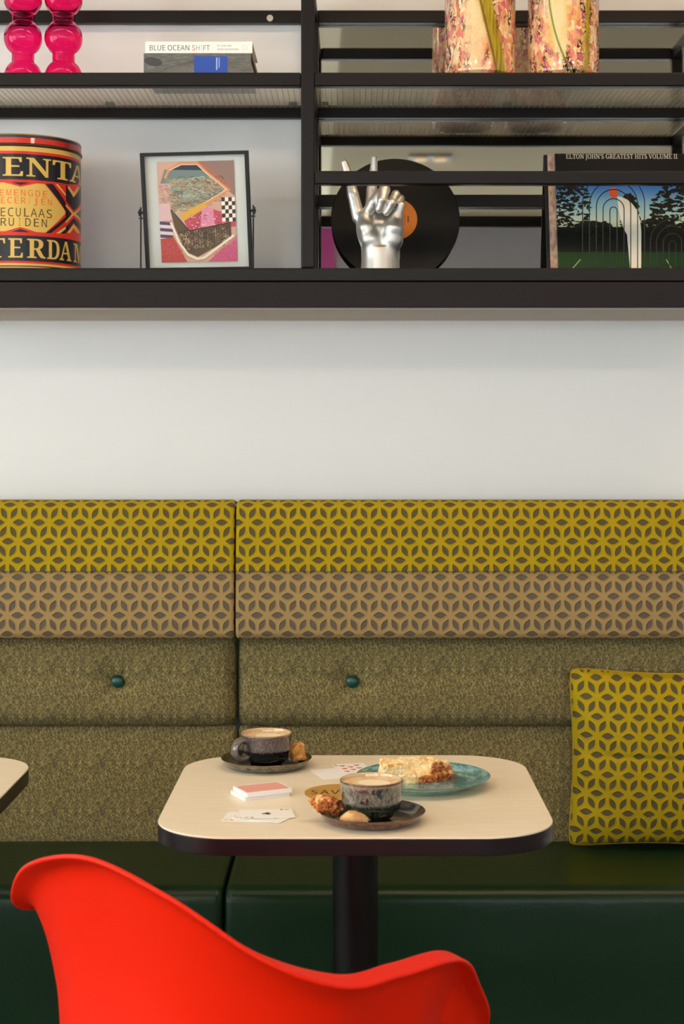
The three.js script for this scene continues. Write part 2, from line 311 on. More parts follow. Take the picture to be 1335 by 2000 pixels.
// ---------------------------------------------------------------- tables
function rrect(hx, hz, r) { const s = new THREE.Shape(); s.moveTo(-hx + r, -hz); s.lineTo(hx - r, -hz); s.absarc(hx - r, -hz + r, r, -Math.PI / 2, 0); s.lineTo(hx, hz - r); s.absarc(hx - r, hz - r, r, 0, Math.PI / 2); s.lineTo(-hx + r, hz); s.absarc(-hx + r, hz - r, r, Math.PI / 2, Math.PI); s.lineTo(-hx, -hz + r); s.absarc(-hx + r, -hz + r, r, Math.PI, Math.PI * 1.5); return s; }
const slab = (hx, hz, r, h, y, bev) => new THREE.ExtrudeGeometry(rrect(hx - bev, hz - bev, r - bev), { depth: h - 2 * bev, bevelEnabled: bev > 0, bevelThickness: bev, bevelSize: bev, bevelSegments: 3, curveSegments: 20 }).rotateX(-Math.PI / 2).translate(0, y + bev, 0);
const TY = .75;
function table(x, z, label) {
  const g = thing('cafe_table', label, 'table', [x, 0, z], 0, 'small cafe tables');
  part('table_top', slab(.3265, .3255, .126, .0035, TY - .0035, .0008), M.laminate, g, 'cream laminate top');
  part('edge_band', slab(.327, .326, .127, .0265, TY - .03, .0012), M.tableEdge, g, 'dark edge');
  part('mount', bx(-.12, .12, TY - .04, TY - .03, -.12, .12), M.tableBlack, g);
  part('column', new THREE.CylinderGeometry(.0405, .0405, TY - .055, 40).translate(0, (TY - .055) / 2 + .015, 0), M.tableBlack, g);
  part('base', lathe([[0, 0], [.215, 0], [.215, .008], [.2, .014], [.05, .022], [0, .022]], 48), M.tableBlack, g);
  return g;
}
const TZ = CAMZ - 2.895;
table(.003, TZ, 'cream topped cafe table with cups and cake behind the orange chair');
table(-.946, TZ + .012, 'bare cream topped cafe table cut off by the left edge');
const onTable = (px, py, h = 0) => { const d = (CAMH - TY - h) * FPX / (py - CY); return at(px, py, d); };

// ---------------------------------------------------------------- cups, saucers, plate
function glazeTex(seed, fn) { return dataTex(512, 256, (u, v) => fn(u, v, rng), true); }
const ringN = (u, v, k, kv, z) => { const a = u * Math.PI * 2; return fbm(Math.cos(a) * k, Math.sin(a) * k, v * kv + z, 3); };
function cup(name, label, pos, R, H, body, handleTurn, foamSeed) {
  const g = thing(name, label, 'cup', pos);
  const outer = smooth([[.0, 0], [R * .55, 0], [R * .66, .004], [R * .86, H * .2], [R * .95, H * .42], [R * .985, H * .75], [R, H * .985]], 40);
  const inner = smooth([[R - .0015, H], [R - .0038, H * .97], [R - .006, H * .7], [R * .8, H * .22], [R * .5, H * .12], [0, H * .1]], 24);
  const pts = [...outer, ...inner];
  const geo = lathe(pts, 72), n = pts.length, uv = geo.attributes.uv, po = geo.attributes.position;
  for (let i = 0; i < uv.count; i++) { const k = i % n; uv.setY(i, k < outer.length ? po.getY(i) / H * .9 : .96); }
  part('body', geo, body, g);
  const foamMap = canvas(256, 256, (c) => { c.fillStyle = '#e2c193'; c.fillRect(0, 0, 256, 256); const r = rng(foamSeed); for (let i = 0; i < 500; i++) { c.fillStyle = `rgba(${[[244, 226, 196], [190, 140, 88], [232, 205, 165]][i % 3].join()},.25)`; c.beginPath(); c.ellipse(r() * 256, r() * 256, 4 + r() * 16, 3 + r() * 9, r() * 3, 0, 7); c.fill(); } c.fillStyle = 'rgba(246,232,208,.85)'; c.beginPath(); c.ellipse(140, 128, 74, 62, .3, 0, 7); c.fill(); for (let i = 0; i < 120; i++) { c.fillStyle = 'rgba(205,165,115,.35)'; c.beginPath(); c.arc(r() * 256, r() * 256, 1 + r() * 3, 0, 7); c.fill(); } });
  part('coffee', new THREE.CircleGeometry(R - .0046, 48).rotateX(-Math.PI / 2).translate(0, H * .9, 0), phys('#ffffff', .5, { map: foamMap }), g, 'pale milk foam');
  // ring handle
  const hp = []; for (let i = 0; i <= 24; i++) { const a = -Math.PI * .72 + i / 24 * Math.PI * 1.44; hp.push(new THREE.Vector3(R * .9 + .0105 + Math.cos(a) * .0165, H * .56 + Math.sin(a) * .0175, 0)); }
  const hg = new THREE.TubeGeometry(new THREE.CatmullRomCurve3(hp), 40, .0062, 14).scale(1, 1, 1.8);
  hg.rotateY(handleTurn); part('handle', hg, phys('#5a504c', .14, { clearcoat: .6 }), g);
  return g;
}
const cupNear = dataTex(512, 256, (u, v) => {
  if (v > .93) return [196, 168, 130];
  const s = ringN(u, v, 14, 9, 1), f = ringN(u, v, 60, 40, 4), b = ringN(u, v, 5, 5, 7);
  let c = mixc([140, 136, 118], [92, 96, 88], clamp(.5 + s));
  c = mixc(c, [150, 138, 118], sstep(.72, .86, v + s * .05));
  c = mixc(c, [70, 34, 40], sstep(.1, .45, b) * sstep(.36, .5, v) * (1 - sstep(.72, .84, v)) * .9);
  c = mixc(c, [26, 32, 36], sstep(.05, .5, ringN(u, v, 6, 4, 19)) * sstep(.4, .5, v) * (1 - sstep(.75, .85, v)) * .8);
  c = mixc(c, [40, 46, 36], 1 - sstep(.36, .44, v + s * .05));
  c = mixc(c, [18, 22, 18], sstep(.1, .6, b) * (1 - sstep(.3, .42, v)));
  c = mixc(c, [84, 46, 30], sstep(.845, .865, v));
  return c.map(k => k * (.95 + f * .32));
});
const cupFar = dataTex(512, 256, (u, v) => {
  if (v > .93) return [190, 160, 124];
  const s = ringN(u, v, 14, 9, 31), f = ringN(u, v, 60, 40, 34);
  let c = mixc([96, 82, 78], [62, 56, 58], clamp(.5 + s));
  c = mixc(c, [22, 24, 24], 1 - sstep(.4, .5, v + s * .06));
  c = mixc(c, [116, 90, 68], sstep(.845, .865, v));
  return c.map(k => k * (1 + f * .5));
});
function saucer(label, pos, R, under, top) {
  const g = thing('saucer', label, 'saucer', pos);
  const lo = smooth([[0, 0], [R * .55, 0], [R * .68, .001], [R * .88, .006], [R * .985, .0165]], 30), up = smooth([[R, .0184], [R * .985, .019], [R * .955, .016], [R * .84, .0075], [R * .66, .0045], [0, .0045]], 30);
  part('dish', lathe([...lo, ...up], 72), phys('#ffffff', .16, { clearcoat: .5, clearcoatRoughness: .1, map: dataTex(512, 128, (u, v) => { const q = v < .5 ? v * 2 : (1 - v) * 2, s = ringN(u, 0, 9 * q, 0, under[0] + (v < .5 ? 0 : 5)), f = ringN(u, 0, 40 * q, 0, v < .5 ? 2 : 4); const base = v < .5 ? mixc(under, top, clamp(.3 + s * .6)) : mixc(top, [20, 16, 15], clamp(.45 + s)); return (v > .47 && v < .53 ? mixc(base, [120, 84, 58], .6) : base).map(k => k * (1 + .4 * f)); }) }), g);
}
const pF = onTable(520, 1497.5), pN = onTable(726, 1604);
saucer('grey black stoneware saucer under the rear cup', [pF.x, TY, pF.z], .0868, [112, 104, 84], [46, 42, 40]);
saucer('red brown stoneware saucer under the front cup', [pN.x, TY, pN.z], .0882, [104, 62, 46], [48, 32, 28]);
cup('coffee_cup', 'dark speckled coffee cup with ring handle, rear of the two on the table', [pF.x, TY + .0046, pF.z], .0495, .0615, phys('#ffffff', .17, { map: cupFar, clearcoat: .6, clearcoatRoughness: .08 }), Math.PI * 1.2, 3);
cup('coffee_cup', 'grey green glazed coffee cup, front of the two on the table', [pN.x - .001, TY + .0046, pN.z], .052, .0655, phys('#ffffff', .15, { map: cupNear, clearcoat: .6, clearcoatRoughness: .08 }), Math.PI * .52, 4);

const pP = onTable(826, 1535);
{
  const R = .1215, g = thing('plate', 'teal glazed plate holding the crumbly cake slice', 'plate', [pP.x, TY, pP.z]);
  const lo = smooth([[0, .004], [.062, .004], [.066, 0], [.07, 0], [.074, .004], [R * .8, .0085], [R * .985, .019]], 40), up = smooth([[R, .0205], [R * .985, .021], [R * .93, .017], [R * .78, .0105], [R * .6, .008], [0, .008]], 30);
  part('dish', lathe([...lo, ...up], 96), phys('#ffffff', .15, { clearcoat: .6, clearcoatRoughness: .08, map: dataTex(512, 256, (u, v) => { const q = v < .5 ? v * 2 : (1 - v) * 2, s = ringN(u, 0, 8 * q, 0, 3), f = ringN(u, 0, 40 * q, 0, v < .5 ? 6 : 8); let c = v < .55 ? mixc([140, 184, 174], [118, 166, 158], clamp(.5 + s)) : mixc([66, 122, 126], [118, 164, 170], clamp(.5 + s * 1.4)); if (v > .545 && v < .59) c = mixc(c, [104, 84, 58], .75); return c.map(k => k * (1 + f * .35)); }) }), g);
}

// ---------------------------------------------------------------- crumbs: fields meshed with marching cubes
function meshField(res, half, centre, fn, iso = 0) {                    // fn(x,y,z) distance; half extents are a cube of side 2*half
  const mc = new MarchingCubes(res, new THREE.MeshBasicMaterial(), false, false, 400000);
  mc.isolation = iso;
  const s = mc.size, h = mc.halfsize;
  for (let k = 0; k < s; k++) for (let j = 0; j < s; j++) for (let i = 0; i < s; i++)
    mc.field[i + s * j + s * s * k] = -fn(centre[0] + (i - h) / h * half, centre[1] + (j - h) / h * half, centre[2] + (k - h) / h * half);
  mc.update();
  const n = mc.count, pos = new Float32Array(n * 3);
  for (let i = 0; i < n; i++) for (let q = 0; q < 3; q++) pos[i * 3 + q] = centre[q] + mc.positionArray[i * 3 + q] * half;
  let g = new THREE.BufferGeometry(); g.setAttribute('position', new THREE.BufferAttribute(pos, 3));
  g = mergeVertices(g, 1e-6); g.computeVertexNormals(); return g;
}
const sdBox = (x, y, z, a, b, c) => { const qx = Math.abs(x) - a, qy = Math.abs(y) - b, qz = Math.abs(z) - c; return Math.hypot(Math.max(qx, 0), Math.max(qy, 0), Math.max(qz, 0)) + Math.min(Math.max(qx, qy, qz), 0); };
function paint(g, fn) { const p = g.attributes.position, n = g.attributes.normal, c = new Float32Array(p.count * 3), k = new THREE.Color(); for (let i = 0; i < p.count; i++) { const q = fn(p.getX(i), p.getY(i), p.getZ(i), n.getX(i), n.getY(i), n.getZ(i)); k.setRGB(q[0] / 255, q[1] / 255, q[2] / 255, THREE.SRGBColorSpace); c.set([k.r, k.g, k.b], i * 3); } g.setAttribute('color', new THREE.BufferAttribute(c, 3)); return g; }
const crumbMat = std('#ffffff', .9, { vertexColors: true });
{ // cake slice: a crumbly slab with a torn hollow and a baked crust on its right end
  const q = onTable(815, 1530), y = TY + .0078;
  const geo = meshField(120, .08, [0, .02, 0], (X, Y, Z) => {
    const c = Math.cos(.1), s = Math.sin(.1), x = X * c - Z * s, z = X * s + Z * c;
    const top = .031 + .004 * N(x * 40, z * 40, 1) - .007 * sstep(.03, .06, x);
    let d = sdBox(x + Y * .12, Y - top / 2, z, .066 - .008 * sstep(0, .04, Y), top / 2, .028) - .003;
    d = Math.max(d, x * .6 + z * .8 - .04 + Y * .1);                                  // baked end, cut slantwise
    const hol = Math.hypot((x + .002) / 1.6, (Y - .036) / .9, z - .032) - .021;       // torn hollow
    d = Math.max(d, -hol);
    d = Math.min(d, Math.max(sdBox(x - .004, Y - .006, z - .026, .042, .006, .008) - .002, x * .6 + z * .8 - .041));       // crumb lip at the front
    return d + .0026 * fbm(x * 130, Y * 130, z * 130, 3) + .0012 * N(x * 330, Y * 330, z * 330);
  });
  paint(geo, (x, y_, z) => { const n = fbm(x * 90, y_ * 90, z * 90, 2), f = N(x * 300, y_ * 300, z * 300); let c = mixc([222, 186, 128], [240, 218, 174], clamp(.55 + n + f * .4)); const crust = sstep(.026, .036, x * .6 + z * .8 + .009 * n); c = mixc(c, mixc([198, 112, 44], [112, 46, 18], clamp(.5 + n + f * .5)), crust * clamp(.9 + f * .7)); c = mixc(c, [218, 150, 64], .8 * sstep(.2, .5, fbm(x * 44, y_ * 44, z * 44 + 9, 2) + f * .2) * (1 - crust)); return c; });
  const m = part('cake_slice', geo, crumbMat); m.position.set(q.x, y, q.z); tag(m, 'torn crumbly pale cake slice with browned crust on the teal plate', 'cake');
}
function biscuit(px, py, lift, size, kind, label, seed, turn = 0) {
  const p = onTable(px, py), geo = meshField(kind === 'crumb' ? 76 : 44, size * 1.35, [0, 0, 0], (X, Y, Z) => {
    const c = Math.cos(turn), s = Math.sin(turn), x = X * c - Z * s, z = X * s + Z * c;
    if (kind === 'crumb') { const d = Math.hypot(x / 1.75, Y - x * .22 * -1, z) - size * .5; return d + .0045 * fbm(x * 150 + seed, Y * 150, z * 150, 3) + .002 * N(x * 420, Y * 420, z * 420); }
    if (kind === 'dome') { const d = Math.max(Math.hypot(x / 1.55, (Y + size * .45) / 1.1, z) - size * .72, -(Y + size * .42)); return d + .0012 * fbm(x * 120 + seed, Y * 120, z * 120, 3); }
    const d = sdBox(x + Y * .25, Y, z, size * .5, size * .62, size * .36) - size * .12; const cut = (x * .6 - Y * .9 + size * .62) ; return Math.max(d, -cut - size * .0) + .003 * fbm(x * 90 + seed, Y * 90, z * 90, 3);
  });
  paint(geo, (x, y, z) => { const n = fbm(x * 90 + seed, y * 90, z * 90, 2); return kind === 'crumb' ? mixc(mixc([236, 196, 140], [196, 112, 44], clamp(.55 + n)), [118, 48, 16], clamp(.25 + x / size * .45 + n * .8)) : kind === 'dome' ? mixc([226, 182, 128], [202, 146, 92], clamp(.5 + n)) : mixc([222, 166, 92], [190, 118, 50], clamp(.5 + n)); });
  const m = part('biscuit', geo, crumbMat); m.position.set(p.x, TY + lift, p.z); return tag(m, label, 'biscuit', 'biscuits on the saucers');
}
biscuit(580, 1492.5, .0245, .0225, 'chunk', 'broken golden biscuit on the grey saucer beside the rear cup', 3, .3);
biscuit(638, 1603, .026, .031, 'crumb', 'crumbly browned biscuit hanging over the front saucer rim', 9, .1);
biscuit(693, 1615, .0195, .0225, 'dome', 'smooth pale domed biscuit on the front saucer', 14, .1);

// coaster
{
  const p = onTable(668, 1549.5), tex = canvas(512, 512, c => { c.fillStyle = '#b98a3c'; c.fillRect(0, 0, 512, 512); const r = rng(2); for (let i = 0; i < 900; i++) { c.fillStyle = `rgba(${r() > .5 ? '235,200,130' : '120,80,30'},.06)`; c.fillRect(r() * 512, r() * 512, 2 + r() * 30, 1 + r() * 2); } c.fillStyle = '#15120c'; c.font = '100px sans-serif'; [['S', .075, .175], ['A', .205, .325], ['V', .345, .465]].forEach(([ch, u0, u1]) => { c.save(); c.translate(u0 * 512, 318); c.scale((u1 - u0) * 512 / c.measureText(ch).width, 1.75); c.fillText(ch, 0, 0); c.restore(); }); });
  const g = thing('coaster', '', '', [p.x, TY, p.z]);
  part('board', new THREE.CylinderGeometry(.0665, .0665, .0022, 64).translate(0, .0011, 0), std('#a87c34', .6), g);
  part('print', new THREE.CircleGeometry(.0663, 64).rotateX(-Math.PI / 2).translate(0, .0024, 0), std('#ffffff', .5, { map: tex }), g, 'gold brown face with black lettering');
  tag(g, 'round gold brown coaster with black lettering behind the front cup', 'coaster');
}

// ---------------------------------------------------------------- playing cards
function pip(c, s, x, y, k) {
  c.beginPath();
  if (s === 'heart') { c.moveTo(x, y + k); c.bezierCurveTo(x - 1.6 * k, y - .1 * k, x - .8 * k, y - 1.3 * k, x, y - .4 * k); c.bezierCurveTo(x + .8 * k, y - 1.3 * k, x + 1.6 * k, y - .1 * k, x, y + k); }
  else if (s === 'club') { for (const [a, b] of [[-.5, .15], [.5, .15], [0, -.55]]) { c.moveTo(x + a * k + .46 * k, y + b * k); c.arc(x + a * k, y + b * k, .46 * k, 0, 7); } c.rect(x - .12 * k, y, .24 * k, k); }
  else if (s === 'spade') { c.moveTo(x, y - k); c.bezierCurveTo(x + 1.5 * k, y + .2 * k, x + .7 * k, y + .9 * k, x + .1 * k, y + .4 * k); c.lineTo(x + .3 * k, y + k); c.lineTo(x - .3 * k, y + k); c.lineTo(x - .1 * k, y + .4 * k); c.bezierCurveTo(x - .7 * k, y + .9 * k, x - 1.5 * k, y + .2 * k, x, y - k); }
  c.fill();
}
function cardFace(suit, rank, spots) {
  return canvas(252, 356, c => {
    c.fillStyle = '#f3f0ee'; c.fillRect(0, 0, 252, 356); c.fillStyle = suit === 'heart' ? '#d0262e' : '#1d1d20';
    for (let k = 0; k < 2; k++) { c.save(); if (k) { c.translate(252, 356); c.rotate(Math.PI); } c.font = 'bold 40px serif'; c.fillText(rank, 10, 44); pip(c, suit, 24, 68, 13); c.restore(); }
    for (const [x, y, s] of spots) pip(c, suit, x, y, s);
  });
}
const backTex = canvas(252, 356, c => { c.fillStyle = '#f4eeec'; c.fillRect(0, 0, 252, 356); c.fillStyle = '#e58e84'; c.fillRect(17, 17, 218, 322); c.strokeStyle = 'rgba(240,196,190,.8)'; c.lineWidth = 2; for (let i = -30; i < 60; i++) { c.beginPath(); c.moveTo(17 + i * 12, 17); c.lineTo(17 + i * 12 + 322, 339); c.moveTo(17 + i * 12, 339); c.lineTo(17 + i * 12 + 322, 17); c.stroke(); } c.fillStyle = '#f4eeec'; c.fillRect(0, 0, 17, 356); c.fillRect(235, 0, 17, 356); });
const plainCard = std('#f1eeee', .5);
function cardGeo(th) {                                                  // lies flat, long side along z; top face has its own material slot
  const s = rrect(.0315, .0445, .0035), g = new THREE.ExtrudeGeometry(s, { depth: th, bevelEnabled: false, curveSegments: 4 }).rotateX(-Math.PI / 2);
  const p = g.attributes.position, uv = g.attributes.uv; for (let i = 0; i < p.count; i++) uv.setXY(i, p.getX(i) / .063 + .5, .5 - p.getZ(i) / .089); return g;
}
function card(x, z, y, turn, tex, label, tilt = [0, 0]) {
  const m = part('playing_card', cardGeo(.0005), [std('#ffffff', .45, { map: tex }), plainCard]); m.position.set(x, y, z); m.rotation.set(tilt[0], turn, tilt[1], 'YXZ'); return tag(m, label, 'playing card', 'loose playing cards on the table');
}
{
  const spots8 = [[70, 80, 24], [182, 80, 24], [70, 178, 24], [182, 178, 24], [70, 276, 24], [182, 276, 24], [126, 128, 24], [126, 228, 24]];
  const a = onTable(490, 1596), b = onTable(515, 1596), c = onTable(521, 1592);
  card(a.x, a.z, TY + .0002, Math.PI / 2 - .12, cardFace('heart', '3', [[126, 80, 24], [126, 178, 24], [126, 276, 24]]), 'white playing card lowest and leftmost in the front fan');
  card(b.x, b.z, TY + .0009, Math.PI / 2 - .42, cardFace('spade', '2', [[126, 90, 26], [126, 266, 26]]), 'white playing card in the middle of the front fan');
  card(c.x, c.z, TY + .0022, Math.PI / 2 + .16, cardFace('club', 'A', [[126, 178, 34]]), 'playing card with a single black club on top of the front fan', [.012, 0]);
  card(-.039, CAMZ - 3.046, TY + .0002, .34, backTexPlain(), 'blank white playing card between the rear saucer and the front cup');
  card(-.003, CAMZ - 3.088, TY + .0012, .2, cardFace('heart', '8', spots8), 'playing card with red hearts beside the teal plate', [0, .004]);
}
function backTexPlain() { return canvas(64, 64, c => { c.fillStyle = '#f2eff0'; c.fillRect(0, 0, 64, 64); }); }
{ // pack of cards, squared in two uneven halves
  const g = thing('card_pack', 'stacked pack of playing cards with a pink patterned back', 'cards', [-.1635, TY, CAMZ - 2.866], Math.PI / 2 + .46);
  const r = rng(21), lowc = [], upc = [];
  for (let i = 0; i < 12; i++) lowc.push(cardGeo(.0005).translate(.002 + (r() - .5) * .0008, i * .00056, (r() - .5) * .0012));
  for (let i = 0; i < 12; i++) upc.push(cardGeo(.0005).translate(-.001 + (r() - .5) * .0008, 0.0068 + i * .00056, .003 + (r() - .5) * .0012));
  part('lower_half', lowc, plainCard, g); part('upper_half', upc, plainCard, g);
  part('top_card', cardGeo(.0005).translate(-.001, .0136, .003), [std('#ffffff', .42, { map: backTex }), plainCard], g, 'pink patterned card back');
}

// ---------------------------------------------------------------- chair
{
  const C = [-.141, 0, CAMZ - 2.312], th = 36.4 * Math.PI / 180;
  const g = thing('shell_chair', 'orange red moulded plastic armchair in front of the table', 'chair', C, -th);
  const half = [[0, .301, .425], [.166, .305, .441], [.238, .245, .54], [.277, .16, .622], [.306, .067, .689], [.299, -.06, .702], [.284, -.165, .712], [.222, -.252, .755], [.123, -.312, .825], [0, -.326, .856]];
  const keys = [...half, ...half.slice(1, -1).reverse().map(k => [-k[0], k[1], k[2]])];
  const rim = new THREE.CatmullRomCurve3(keys.map(k => new THREE.Vector3(k[0], k[2], -k[1])), true, 'catmullrom', .5);
  const NR = 200, NP = 44, base = .425, cen = new THREE.Vector3(0, base, 0);
  const inner = [];
  for (let i = 0; i < NR; i++) {
    const r = rim.getPoint(i / NR), dx = r.x, dz = r.z, R = Math.hypot(dx, dz), ux = dx / R, uz = dz / R, up = r.y - base;
    const fl = clamp(up / .2) * .048, drop = clamp(up / .2) * .006, hi = sstep(.7, .8, r.y);
    const q = [[0, base], [R * .35, base + .002], [R * .62, base + .012 + up * .03], [R * .62 + (R - fl - R * .62) * .62, base + .02 + up * .22], [R - fl * 1.35, base + up * .58 + .01 * clamp(up / .2)], [R - fl * .95, base + up * (.86 - .05 * hi) + .01 * clamp(up / .2)], [R - fl * .55, r.y + drop * .1 - .017 * hi], [R, r.y - drop * (1 - hi)]];
    const cv = new THREE.CatmullRomCurve3(q.map(k => new THREE.Vector3(ux * k[0], k[1], uz * k[0])), false, 'centripetal');
    inner.push(cv.getPoints(NP));
  }
  const pos = [], idx = [], put = (A) => { const s = pos.length / 3; for (const row of A) for (const p of row) pos.push(p.x, p.y, p.z); return s; };
  const sheetIdx = (s, flip) => { for (let i = 0; i < NR; i++) for (let j = 0; j < NP; j++) { const i2 = (i + 1) % NR, a = s + i * (NP + 1) + j, b = a + 1, c = s + i2 * (NP + 1) + j, d = c + 1; flip ? idx.push(a, c, b, b, c, d) : idx.push(a, b, c, b, d, c); } };
  const s0 = put(inner);
  // normals of the inner sheet, for the offset outer sheet
  const tmp = new THREE.BufferGeometry(); sheetIdx(0, true); tmp.setAttribute('position', new THREE.Float32BufferAttribute(pos.slice(), 3)); tmp.setIndex(idx.slice()); tmp.computeVertexNormals();
  const tn = tmp.attributes.normal, TH = .0065, outer = inner.map((row, i) => row.map((p, j) => { const k = i * (NP + 1) + j, n = new THREE.Vector3(tn.getX(k), tn.getY(k), tn.getZ(k)); if (j < 2) n.set(0, n.y < 0 ? -1 : 1, 0); return p.clone().addScaledVector(n, -TH); }));
  const flipAll = tn.getY(3) < 0; if (flipAll) outer.forEach((row, i) => row.forEach((p, j) => p.copy(inner[i][j].clone().multiplyScalar(2).sub(p))));
  idx.length = 0; sheetIdx(s0, !flipAll); const s1 = put(outer); sheetIdx(s1, flipAll);
  // rounded lip between the two sheets
  const LP = 5, lip = inner.map((row, i) => { const a = row[NP], b = outer[i][NP], o = a.clone().sub(row[NP - 1]).normalize(), m = a.clone().add(b).multiplyScalar(.5), h = a.clone().sub(m); return Array.from({ length: LP + 1 }, (_, k) => { const t = k / LP * Math.PI; return m.clone().addScaledVector(h, Math.cos(t)).addScaledVector(o, Math.sin(t) * TH * .5); }); });
  const s2 = put(lip);
  for (let i = 0; i < NR; i++) for (let j = 0; j < LP; j++) { const i2 = (i + 1) % NR, a = s2 + i * (LP + 1) + j, b = a + 1, c = s2 + i2 * (LP + 1) + j, d = c + 1; !flipAll ? idx.push(a, c, b, b, c, d) : idx.push(a, b, c, b, d, c); }
  let geo = new THREE.BufferGeometry(); geo.setAttribute('position', new THREE.Float32BufferAttribute(pos, 3)); geo.setIndex(idx); geo = mergeVertices(geo, 1e-5); geo.computeVertexNormals();
  part('shell', geo, M.orange, g);
  part('mount', bx(-.1, .1, base - .035, base - .006, -.1, .1, .006), M.blackMetal, g);
  for (const [sx, sz] of [[1, 1], [1, -1], [-1, 1], [-1, -1]]) part('leg', bar([sx * .09, base - .02, sz * .09], [sx * .23, .006, sz * .22], .009, 10), M.blackMetal, g);
  part('stretcher', [bar([-.16, .2, -.155], [.16, .2, .155], .004), bar([-.16, .2, .155], [.16, .2, -.155], .004)], M.blackMetal, g);
}

// ---------------------------------------------------------------- things on the shelf
const GY = YMID[1] + .0004;                                              // top of the glass boards
const BY = YLOW[1];                                                     // top of the bottom board
// pink bubble glass candle holders
[[45, 'leftmost'], [124, 'right hand']].forEach(([px, w], i) => {
  const d = 3.555, x = at(px, 0, d).x, g = thing('candle_holder', `${w} of the two magenta glass bubble candle holders`, 'candle holder', [x, GY, CAMZ - d], 0, 'magenta glass bubble candle holders');
  const pts = [[0, 0]]; const r = .0415, p = .0866, y0 = .006;
  for (let y = 0; y <= y0 + 3 * p + .034; y += .0016) { const k = Math.max(0, Math.min(3, Math.round((y - y0) / p))), dy = y - y0 - k * p; pts.push([Math.max(.0245 - .0 * k, Math.sqrt(Math.max(0, r * r - dy * dy))), y]); }
  const top = pts[pts.length - 1][1], inn = pts.slice(1).map(([a, b]) => [a - .003, Math.max(b, .004)]).reverse();
  part('glass', lathe([...pts, [.023, top + .001], ...inn, [0, .004]], 64), phys('#ff7fc0', .02, { transmission: 1, thickness: .01, ior: 1.3, attenuationColor: new THREE.Color('#ff3f9f'), attenuationDistance: .012 }), g);
});
// books
{
  const x0 = at(281, 0, 3.5).x, x1 = at(490, 0, 3.5).x, zf = .352, zb = .16;
  const photoSpine = canvas(1024, 206, c => {
    const r = rng(4); c.scale(1, .665); c.fillStyle = '#5c5a58'; c.fillRect(0, 0, 1024, 310);
    for (let i = 0; i < 1400; i++) { const v = 55 + r() * 100; c.fillStyle = `rgba(${v},${v},${v - 2},.35)`; c.fillRect(r() * 1024, r() * 310, 10 + r() * 80, 2 + r() * 8); }
    c.fillStyle = '#6f6b66'; c.beginPath(); c.moveTo(300, 190); c.lineTo(820, 190); c.lineTo(1024, 310); c.lineTo(120, 310); c.fill();
    c.strokeStyle = '#35332f'; c.lineWidth = 3; for (let i = 0; i < 20; i++) { c.beginPath(); c.moveTo(560, 60); c.lineTo(i * 56 - 20, 310); c.stroke(); }
    c.fillStyle = '#38363a'; c.beginPath(); c.ellipse(90, 120, 90, 60, .4, 0, 7); c.fill();
    c.fillStyle = '#1747a8'; c.fillRect(480, 40, 320, 270); c.fillStyle = '#9fb6e0'; c.save(); c.translate(690, 60); c.fillRect(0, 0, 14, 180); c.fillRect(26, 0, 8, 150); c.restore();
  });
  const b1 = thing('book', 'thick book with grey photo spine and blue patch, under the white book', 'book', [0, GY, 0]);
  part('pages', bx(x0 + .004, x1 - .004, .003, .043, zb + .004, zf - .003), M.pageEdge, b1);
  part('cover', [bx(x0, x1, 0, .003, zb, zf), bx(x0, x1, .043, .046, zb, zf)], std('#3c3a3a', .6), b1);
  const s1 = new THREE.PlaneGeometry(x1 - x0, .046).translate((x0 + x1) / 2, .023, zf + .0012);
  part('spine', [bx(x0, x1, 0, .046, zf - .003, zf + .001)], std('#3c3a3a', .6), b1); part('spine_print', s1, std('#ffffff', .5, { map: photoSpine }), b1, 'grey photo print with a blue patch');
  const titled = canvas(1024, 116, c => {
    c.fillStyle = '#eceae8'; c.fillRect(0, 0, 1024, 116); c.font = '66px sans-serif'; c.textBaseline = 'middle';
    let x = 36; const w = (t, col) => { c.fillStyle = col; c.fillText(t, x, 56); x += c.measureText(t).width; };
    c.save(); c.scale(1.02, 1.12); w('BLUE OCEAN ', '#3d5072'); w('S', '#d8453c'); w('H', '#7f9ab8'); w('I', '#a9c4cc'); w('FT', '#4d6a86'); c.restore();
    c.font = '22px sans-serif'; c.fillStyle = '#5f6f86'; c.fillText('W. CHAN KIM', 690, 42); c.fillText('RENÉE MAUBORGNE', 690, 78); c.strokeStyle = '#d9b9a8'; c.lineWidth = 3; c.beginPath(); c.arc(950, 58, 22, 0, 7); c.stroke();
  });
  const b2 = thing('book', 'white spined book with blue title lying on the thick grey book', 'book', [.003, GY + .0462, .001]);
  part('pages', bx(x0 + .004, x1 - .005, .0025, .0225, zb + .004, zf - .003), M.pageEdge, b2);
  part('cover', [bx(x0, x1, 0, .0024, zb, zf), bx(x0, x1, .0226, .025, zb, zf)], std('#e6e3e0', .55), b2);
  part('spine', bx(x0, x1, 0, .025, zf - .003, zf + .001), std('#e6e3e0', .55), b2); part('spine_print', new THREE.PlaneGeometry(x1 - x0, .025).translate((x0 + x1) / 2, .0125, zf + .0012), std('#ffffff', .5, { map: titled }), b2);
}
